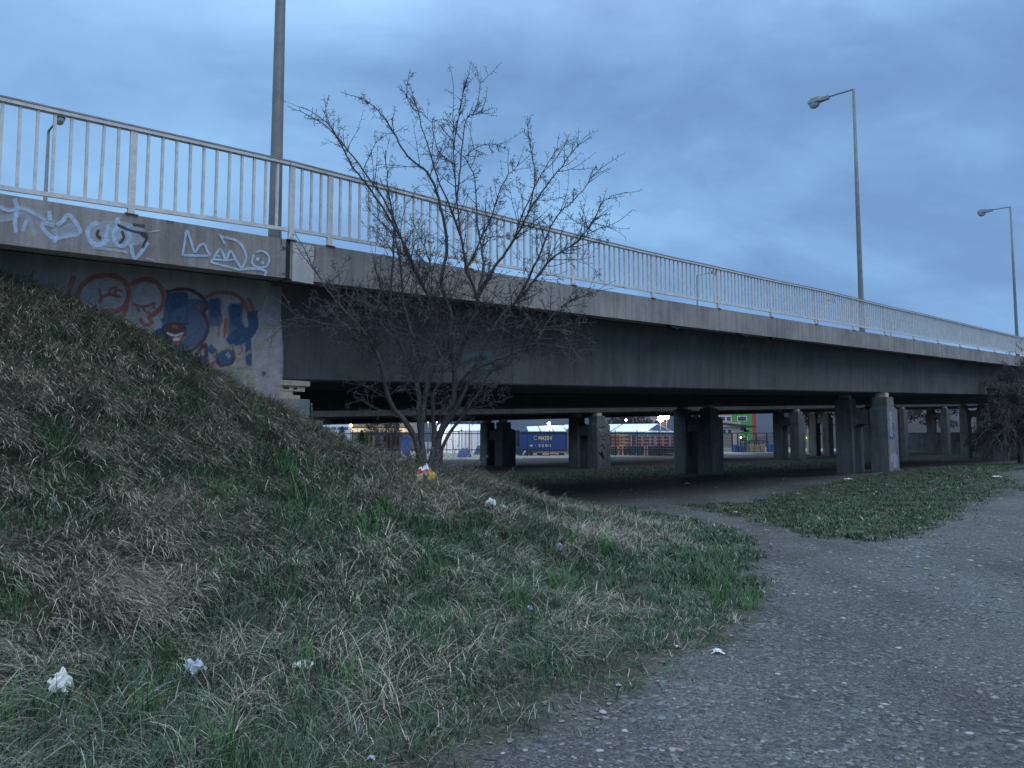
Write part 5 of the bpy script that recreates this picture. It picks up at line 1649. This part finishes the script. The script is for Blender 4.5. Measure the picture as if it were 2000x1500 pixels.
# low beige annexe with a dark sloping roof edge in front of the painted block
def annexe():
    D = 170
    r = thing('low_building', at(1420, D), 'low beige building with a dark sloping roof edge below the painted block', 'building')
    a = W(1380, 824.5, D); b = W(1447, 833.5, D)
    MB().box(((a.x + b.x) / 2, D + 4, (a.z + b.z) / 2), (b.x - a.x, 8, a.z - b.z)).build('upper_wall', plain('beige_wall', (.36, .31, .25), .85), r)
    MB().box(((a.x + b.x) / 2, D + 4.3, b.z / 2), (b.x - a.x, 7.4, b.z - .01)).build('lower_wall', plain('grey_wall', (.30, .24, .22), .85), r)
    e = W(1476, 833, D); MB().prism([a + Vector((0, -.3, .3)), a + Vector((0, -.3, 0)), e + Vector((0, -.3, -.2)), e + Vector((0, -.3, .1))], [a + Vector((0, 8, .3)), a + Vector((0, 8, 0)), e + Vector((0, 8, -.2)), e + Vector((0, 8, .1))]).build('roof', M['dark'], r)
    for i in range(7): MB().box((W(1422 + i * 2.4, 830, D).x, D - .03, zy(829.8, D)), (.22, .04, .35)).build('sign_letter', M['dark'], r)
    for x in (1393, 1404, 1415, 1426):
        f = MB().box((W(x, 830, D).x, D + .58, zy(842, D)), (1.1, .1, 1.0)).build('window', M['white'], r); MB().box((W(x, 830, D).x, D + .5, zy(842, D)), (.9, .04, .8)).build('pane', M['pane'], f)
annexe()


def court():
    D = 105
    r = thing('ball_court_cage', at(1490, D), 'dark metal ball court fence right of the middle pier', 'fence')
    z1 = zy(846.5, D); z2 = zy(861, D)
    for x in (1409, 1430, 1441, 1457.5, 1477, 1497.5, 1515): MB().box((W(x, 860, D).x, D, z1 / 2), (.16, .12, z1)).build('post', M['fence'], r)
    a, b = W(1409, 860, D), W(1575, 860, D); mb = MB()
    mb.box(((a.x + b.x) / 2, D + .02, z1 + .05), (b.x - a.x, .1, .1)); mb.build('top_rail', M['fence'], r)
    mb = MB(); c, d = W(1432, 860, D), W(1485, 860, D); mb.box(((c.x + d.x) / 2, D - 3, z2), (d.x - c.x, .1, .1))
    for x in (1432, 1441, 1450, 1459, 1468, 1476, 1485): mb.box((W(x, 860, D).x, D - 3.1, z2 / 2), (.1, .1, z2))
    mb.build('inner_rail', M['fence'], r)
    mb = MB(); e = W(1428, 860, D)
    for i in range(12): mb.box((a.x + (e.x - a.x) * i / 11, D - .1, z1 / 2), (.05, .04, z1))
    for i in range(6): mb.box(((a.x + e.x) / 2, D - .14, z1 * (i + .5) / 6), (e.x - a.x, .03, .04))
    mb.build('mesh_panel', M['fence'], r)
court()
for i, (x0, x1, y0, y1, mt, nm, lab, cat) in enumerate(((1432, 1440, 868, 879, 'bin', 'blue_barrel_crate', 'blue crate at the left inside the ball court', 'crate'), (1441, 1460, 870, 880, 'tarp', 'blue_mat', 'dark blue mat stack in the ball court', 'mats'), (1462, 1494, 868, 876, 'wood', 'sand_bag_row', 'sandy coloured bags lying in the ball court', 'bags'), (1499, 1517, 866, 875, 'bin', 'blue_bench', 'blue bench beside the dark pier, right of the ball court', 'bench'))):
    D = 102; r = thing(nm, at((x0 + x1) / 2, D), lab, cat); a = W(x0, y0, D); b = W(x1, y1, D); zb = hz(a.x, D)
    n = 3
    for k in range(n):
        MB().box((a.x + (b.x - a.x) * (k + .5) / n, D, (a.z - .08 * (k % 2) + zb) / 2), ((b.x - a.x) / n - .06, .7, a.z - zb - .08 * (k % 2))).build('piece', M[mt], r, bevel=.05)


def wire_shoes():
    D = 52.0
    a = W(1380, 823, D); b = W(1482, 834, D)
    w = MB().tube([a.lerp(b, u) - Vector((0, 0, .12 * sin(pi * u))) for u in np.linspace(0, 1, 13)], .02, 4).build('overhead_wire', M['dark']); tag(w, 'dark wire slung under the far bridge, carrying a pair of shoes', 'wire')
    for k, dx, dz in ((0, -.12, 0.06), (1, .1, -0.10)):
        c = W(1455, 838, D) + Vector((dx, dx * .3, dz)); r = thing('hanging_shoe', c, ('upper' if k == 0 else 'lower') + ' black shoe dangling from the wire', 'shoe', 'shoes hung on the wire')
        MB().prism([c + Vector((-.17, -.05, -.06)), c + Vector((.20, -.05, -.06)), c + Vector((.21, -.05, -.01)), c + Vector((.05, -.05, .05)), c + Vector((.0, -.05, .12)), c + Vector((-.16, -.05, .11))],
                   [c + Vector((-.17, .05, -.06)), c + Vector((.20, .05, -.06)), c + Vector((.21, .05, -.01)), c + Vector((.05, .05, .05)), c + Vector((.0, .05, .12)), c + Vector((-.16, .05, .11))]).build('upper', M['dark'], r, bevel=.02)
        MB().box(c + Vector((.015, 0, -.075)), (.39, .11, .028)).build('sole', M['fence'], r)
        MB().tube([c + Vector((0, 0, .1)), W(1455, 831.2, D)], .008, 4).build('lace', M['fence'], r)
wire_shoes()


# ------------------------------------------------------------------ far wall and hills
def far_wall():
    D = 118
    r = thing('retaining_wall', at(1850, D), 'long grey wall with faint tags at the far end under the bridges', 'wall')
    a, b = W(1770, 846, D), W(2060, 846, D)
    MB().box(((a.x + b.x) / 2, D + .3, a.z / 2 - .1), (b.x - a.x, .6, a.z + .2)).build('wall', M['pier'], r)
    MB().box(((a.x + b.x) / 2, D + .3, a.z + .08), (b.x - a.x + .2, .8, .15)).build('coping', M['abut'], r)
far_wall()


def hills():
    n = 90; mb = MB(); mats = plain('wooded_hill_haze', (0.034, 0.043, 0.060), 0.95, 0, 0.35, 0.02)  # distance haze is put into the bluish wood colour
    rr = random.Random(9)
    for i in range(n + 1):
        a = radians(-62 + 124 * i / n)
        h = 100 + 26 * sin(i * .21 + 1) + 12 * sin(i * .53) + rr.uniform(-2, 2)
        for d, z in ((700, -2), (850, h * .35), (1050, h * .75), (1300, h), (1700, h * .9), (2100, -3)):
            mb.v.append((sin(a) * d, cos(a) * d, z + rr.uniform(-1, 1)))
    for i in range(n):
        for k in range(5): mb.f.append((i * 6 + k, (i + 1) * 6 + k, (i + 1) * 6 + k + 1, i * 6 + k + 1))
    o = mb.build('hills', mats, None, True); tag(o, kind='structure')
    # nearer wooded slope on the right
    mb = MB()
    for i in range(31):
        x = 62 + i * 9; k = min(1, i / 3) 
        for d, z in ((128, -.3), (140, 3 * k + rr.uniform(-.5, .5) * k), (160, 7 * k + rr.uniform(-1, 1) * k), (200, 9 * k + rr.uniform(-1, 1) * k), (260, -.6)): mb.v.append((x, d + x * .12, z))
    for i in range(30):
        for k in range(4): mb.f.append((i * 5 + k, (i + 1) * 5 + k, (i + 1) * 5 + k + 1, i * 5 + k + 1))
    o = mb.build('slope_terrain', plain('scrub_slope', (.022, .02, .019), .95, 0, .4, .8), None, True); tag(o, kind='structure')


hills()


# ------------------------------------------------------------------ litter and small things
def crumple(name, px, py, size, cols, label, cat='litter', seed=0, flat=0.5, group=None, lift=0.0, parts=None, tall=None):
    """a crumpled sheet: a creased irregular patch, thick enough to stand off the ground"""
    rr = random.Random(seed)
    # find the ground point under the pixel
    r_ = ray(px, py); k = 2.0; p = None
    while k < 60:
        q = r_ * k; 
        if q[2] + CZ <= hz(q[0], q[1]) + 0.02: p = q; break
        k += 0.02
    if p is None: p = np.array(GZ(px, py, 0)) - np.array([0, 0, CZ])
    c = Vector((p[0], p[1], hz(p[0], p[1]) + lift)); n = 12; ph = [rr.uniform(0, 6) for _ in range(6)]; mb = MB(); hh = size * flat if tall is None else tall
    for j in range(n):
        for i in range(n):
            u, v = -1 + 2 * i / (n - 1), -1 + 2 * j / (n - 1)
            e = 1 - 0.35 * rr.random() * (abs(u) > .9 or abs(v) > .9)
            mb.v.append((c.x + u * size * .5 * e * (.8 + .3 * sin(3 * v + ph[2])) + rr.uniform(-.04, .04) * size, c.y + v * size * .5 * e * (.8 + .3 * sin(3.4 * u + ph[3])) + rr.uniform(-.04, .04) * size, c.z + hh * max(0, 1 - .55 * (u * u + v * v)) * (.62 + .22 * abs(sin(4.1 * u + 2 * v + ph[0])) + .2 * sin(5.3 * v - 3.1 * u + ph[1]) + rr.uniform(-.16, .16)) + .012))
    for j in range(n - 1):
        for i in range(n - 1): mb.f.append((j * n + i, j * n + i + 1, (j + 1) * n + i + 1, (j + 1) * n + i))
    o = mb.build(name, cols[0])
    for mt in cols[1:]: o.data.materials.append(mt)
    if len(cols) > 1:
        for f in o.data.polygons: f.material_index = rr.choices(range(len(cols)), [3] + [1] * (len(cols) - 1))[0]
    if name == 'snack_bag':
        for f in o.data.polygons:
            q = sum((o.data.vertices[i].co for i in f.vertices), Vector()) / len(f.vertices) - c; u = q.x / size; v = q.z / hh
            f.material_index = 1 if v > .74 and u < .1 else (2 if v > .60 else 0)
            if abs(u + .05) < .16 and .25 < v < .55: f.material_index = 1
            if abs(u + .03) < .05 and .34 < v < .5: f.material_index = 3
    md = o.modifiers.new('sheet', 'SOLIDIFY'); md.thickness = .003
    # keep the origin at its base
    for v in o.data.vertices: v.co = v.co - c
    o.location = c
    return tag(o, label, cat, group)


paper = plain('white_tissue', (.62, .62, .60), .8, 0, .1); film = plain('plastic_film', (.44, .50, .60), .35, 0, .15); foil_y = plain('foil_yellow', (.42, .29, .06), .35, 0, .3, 25); foil_r = plain('foil_red', (.36, .08, .07), .4, 0, .3, 25)
foil_w = plain('foil_white', (.52, .50, .52), .4, 0, .3, 25); foil_b = plain('foil_blue', (.04, .06, .15), .4); green = plain('green_strip', (.16, .36, .10), .6)
crumple('paper_tissue', 115, 1352, .15, [paper], 'crumpled white tissue at the lower left corner of the slope', 'tissue', 1, .7, tall=.13)
crumple('plastic_bag', 377, 1318, .16, [film], 'thin bluish plastic bag in the grass above the lower left', 'plastic bag', 2, .6, tall=.10)
crumple('food_carton', 592, 1300, .15, [paper, paper, foil_r], 'flattened white and red carton in the grass', 'carton', 3, .3)
crumple('snack_bag', 832, 950, .27, [foil_y, foil_w, foil_r, foil_b], 'crumpled yellow, red and white snack bag at the foot of the tree', 'snack bag', 4, .6, tall=.24, lift=.06)
crumple('paper_scrap', 1400, 1272, .11, [paper], 'torn bluish white paper on the path edge', 'paper', 5, .25)
crumple('paper_tissue', 958, 996, .15, [paper], 'white tissue on the ridge below the tree, left one', 'tissue', 6, .8, tall=.12, lift=.05)
crumple('paper_tissue', 981, 999, .11, [paper], 'small white tissue on the ridge, right of the larger tissue', 'tissue', 7, .6, lift=.05)
crumple('plastic_bag', 1092, 1072, .11, [film], 'pale bluish wrapper beside the lush green tuft', 'wrapper', 8, .6, tall=.08)
crumple('plastic_scrap', 985, 1108, .07, [film], 'small grey plastic scrap in mid slope', 'scrap', 9, .5)
crumple('plastic_scrap', 1035, 1190, .08, [film, foil_b], 'bluish scrap in the grass below the mid slope', 'scrap', 10, .5)
crumple('paper_scrap', 1323, 1262, .04, [paper], 'small white paper bit left of the torn paper', 'paper', 11, .4)
crumple('paper_scrap', 1360, 1208, .03, [paper], 'tiny white paper bit in the lawn above the torn paper', 'paper', 12, .6)
crumple('bottle_cap', 725, 1478, .045, [film, paper], 'pale round cap in the grass at the bottom edge', 'cap', 13, .4)
crumple('blue_scrap', 868, 1397, .04, [foil_b], 'small blue scrap near the bottom edge of the grass', 'scrap', 14, .5)
crumple('blue_scrap', 1207, 1337, .05, [foil_b, film], 'blue scrap where the grass meets the gravel', 'scrap', 15, .4)
crumple('paper_scrap', 1656, 936, .35, [paper], 'white sheet on the grass in front of the pale pier', 'paper', 16, .15)
crumple('paper_scrap', 1342, 944, .22, [paper], 'white scrap on the dark path under the bridge', 'paper', 17, .15)
crumple('paper_scrap', 902, 935, .16, [paper], 'white scrap beside the shoots at the foot of the tree', 'paper', 18, .3)
crumple('green_scrap', 1810, 1109, .085, [green], 'bright green strip lying on the gravel path', 'scrap', 19, .08)
crumple('paper_scrap', 1437, 1000, .16, [paper], 'pale paper at the tip of the grass island', 'paper', 20, .15)
crumple('paper_scrap', 1946, 931, .3, [paper], 'pale sheet on the worn ground near the right edge', 'paper', 21, .15)
crumple('paper_scrap', 505, 815, .14, [paper], 'white scrap high on the slope near the wall corner', 'paper', 22, .3)
# bottle on the abutment step
s0, z0 = on_t(615.5, 818, 11.42); c = S(SC + .12, 11.42, ZST)
r = thing('glass_bottle', c, 'green glass bottle standing on the concrete step of the abutment', 'bottle')
mg, nt, b = new_mat('green_glass'); b.inputs['Base Color'].default_value = (.01, .05, .03, 1); b.inputs['Roughness'].default_value = .06; b.inputs['Coat Weight'].default_value = .5
MB().lathe(c, [(.034, 0), (.036, .02), (.036, .15), (.030, .19), (.014, .23), (.013, .26)], 14).build('body', mg, r, True)
MB().lathe(c + Vector((0, 0, .2605)), [(.0155, 0), (.0155, .03)], 12).build('cap', M['bearing'], r)
# lush tufts and fallen branches
def stick(pts, rad, label):
    P = []
    for px, py in pts:
        r_ = ray(px, py); k = 2.0
        while k < 30:
            q = r_ * k
            if q[2] + CZ <= hz(q[0], q[1]) + .03: break
            k += .02
        P.append(Vector((q[0], q[1], hz(q[0], q[1]) + .03 + random.uniform(0, .05))))
    o = MB().tube([Vector(v) for v in P], [rad * (1 - .6 * i / (len(P) - 1)) for i in range(len(P))], 5).build('fallen_branch', M['twig']); return tag(o, label, 'branch')
stick([(900, 945), (925, 938), (950, 930)], .012, 'grey fallen branch right of the tree foot')
stick([(330, 755), (420, 800), (470, 850)], .010, 'long dry stalk lying down the slope below the mural')
stick([(430, 795), (455, 830), (480, 870), (488, 905)], .010, 'crooked dry stalk in the middle of the upper slope')
stick([(560, 820), (640, 870), (700, 905)], .010, 'dry branch lying along the ridge left of the tree')
stick([(0, 1070), (80, 1075), (160, 1076)], .006, 'thin pale stalk across the slope at the left edge')
stick([(850, 1400), (900, 1375), (940, 1385)], .005, 'thin stick at the grass edge near the bottom')

# ------------------------------------------------------------------ sky, sun, camera
def world():
    w = bpy.data.worlds.new("World"); bpy.context.scene.world = w; w.use_nodes = True
    nt = w.node_tree; bg = nt.nodes['Background']
    sky = N(nt, 'ShaderNodeTexSky'); sky.sky_type = 'NISHITA'; sky.sun_disc = False
    sky.sun_elevation = radians(SUN_EL); sky.sun_rotation = radians(SUN_ROT); sky.air_density = 1.0; sky.ozone_density = 3.0
    tc = N(nt, 'ShaderNodeTexCoord'); sep = N(nt, 'ShaderNodeSeparateXYZ'); nt.links.new(tc.outputs['Generated'], sep.inputs[0])
    def M_(op, a, b=None):
        n = N(nt, 'ShaderNodeMath', operation=op)
        for i, v in enumerate((a, b)):
            if v is None: continue
            if isinstance(v, (int, float)): n.inputs[i].default_value = v
            else: nt.links.new(v, n.inputs[i])
        return n.outputs[0]
    zc = M_('MAXIMUM', sep.outputs[2], 0.0); den = M_('ADD', zc, 0.50)
    cx = N(nt, 'ShaderNodeCombineXYZ'); nt.links.new(M_('DIVIDE', sep.outputs[0], den), cx.inputs[0]); nt.links.new(M_('DIVIDE', sep.outputs[1], den), cx.inputs[1])
    mp = N(nt, 'ShaderNodeMapping'); mp.inputs['Rotation'].default_value = (0, 0, radians(-38)); mp.inputs['Scale'].default_value = (1.15, 1.7, 1); mp.inputs['Location'].default_value = (1.7, 0.4, 0)
    nt.links.new(cx.outputs[0], mp.inputs[0])
    n1 = noise(nt, mp.outputs[0], 1.5, 8, 0.55, 0.4); n2 = noise(nt, mp.outputs[0], 5.0, 8, 0.6, 0.3)
    m = M_('ADD', M_('MULTIPLY', n1.outputs[0], 0.72), M_('MULTIPLY', n2.outputs[0], 0.28))
    # thicker cloud towards the right (east) side of the sky
    m = M_('SUBTRACT', m, M_('MULTIPLY', M_('ADD', sep.outputs[0], 0.12), 0.17))
    cl = ramp(nt, CLOUDS, m)
    up = N(nt, 'ShaderNodeMapRange'); up.inputs[1].default_value = 0.45; up.inputs[2].default_value = 0.95; up.inputs[3].default_value = 1.0; up.inputs[4].default_value = ZENITH
    nt.links.new(sep.outputs[2], up.inputs[0])
    bk = N(nt, 'ShaderNodeMapRange'); bk.inputs[1].default_value = 0.25; bk.inputs[2].default_value = -0.7; bk.inputs[3].default_value = 1.0; bk.inputs[4].default_value = BACK
    nt.links.new(M_('SUBTRACT', M_('MULTIPLY', sep.outputs[1], 0.77), M_('MULTIPLY', sep.outputs[0], 0.64)), bk.inputs[0])
    gain = M_('MULTIPLY', M_('MULTIPLY', up.outputs[0], bk.outputs[0]), 10.0)
    cc = N(nt, 'ShaderNodeVectorMath', operation='SCALE'); nt.links.new(cl.outputs[0], cc.inputs[0]); nt.links.new(gain, cc.inputs['Scale'])
    # unseen sky overhead and behind, brightened to light the scene, is made greyer
    gm = M_('MINIMUM', M_('MULTIPLY', M_('SUBTRACT', M_('MULTIPLY', up.outputs[0], bk.outputs[0]), 1.0), 0.5), 0.75)
    bwn = N(nt, 'ShaderNodeRGBToBW'); nt.links.new(cc.outputs[0], bwn.inputs[0])
    tint = N(nt, 'ShaderNodeCombineColor')
    for i, k in enumerate(GREY): nt.links.new(M_('MULTIPLY', bwn.outputs[0], k), tint.inputs[i])
    c3 = mix(nt, gm, cc.outputs[0], tint.outputs[0])
    skl = N(nt, 'ShaderNodeVectorMath', operation='SCALE'); nt.links.new(sky.outputs[0], skl.inputs[0]); skl.inputs['Scale'].default_value = 0.08
    ad = N(nt, 'ShaderNodeVectorMath', operation='ADD'); nt.links.new(c3, ad.inputs[0]); nt.links.new(skl.outputs[0], ad.inputs[1])
    nt.links.new(ad.outputs[0], bg.inputs[0]); bg.inputs[1].default_value = 0.1


SUN_EL, SUN_ROT = 44.0, 133.0
CLOUDS = [(0.34, (0.168, 0.315, 0.58)), (0.43, (0.20, 0.38, 0.675)), (0.51, (0.238, 0.45, 0.765)), (0.61, (0.285, 0.53, 0.86))]
ZENITH, BACK = 4.0, 1.5
GREY = (0.84, 1.0, 1.19)
world()
sl = bpy.data.lights.new('Sun', 'SUN'); sl.energy = 0.7; sl.angle = radians(35); sl.color = (1.0, 0.985, 0.96)
so = bpy.data.objects.new('Sun', sl); C.objects.link(so)
az = radians(SUN_ROT)   # 0 = +Y, clockwise seen from above
dirv = Vector((sin(az) * cos(radians(SUN_EL)), cos(az) * cos(radians(SUN_EL)), sin(radians(SUN_EL))))
so.rotation_euler = dirv.to_track_quat('Z', 'Y').to_euler()

cam = bpy.data.cameras.new('Camera'); co = bpy.data.objects.new('Camera', cam); C.objects.link(co)
co.location = (0, 0, CZ); co.rotation_euler = (pi / 2 + PITCH, 0, 0)
cam.sensor_width = 36; cam.sensor_fit = 'HORIZONTAL'; cam.lens = F / 2000 * 36
cam.clip_start = 0.05; cam.clip_end = 6000
sc = bpy.context.scene; sc.camera = co
sc.view_settings.view_transform = 'Standard'; sc.view_settings.look = 'None'
sc.view_settings.exposure = 0; sc.view_settings.gamma = 1
sc.cycles.max_bounces = 5; sc.cycles.diffuse_bounces = 3; sc.cycles.glossy_bounces = 2; sc.cycles.transparent_max_bounces = 10
sc.cycles.use_denoising = True
sc.cycles.sample_clamp_indirect = 4.0
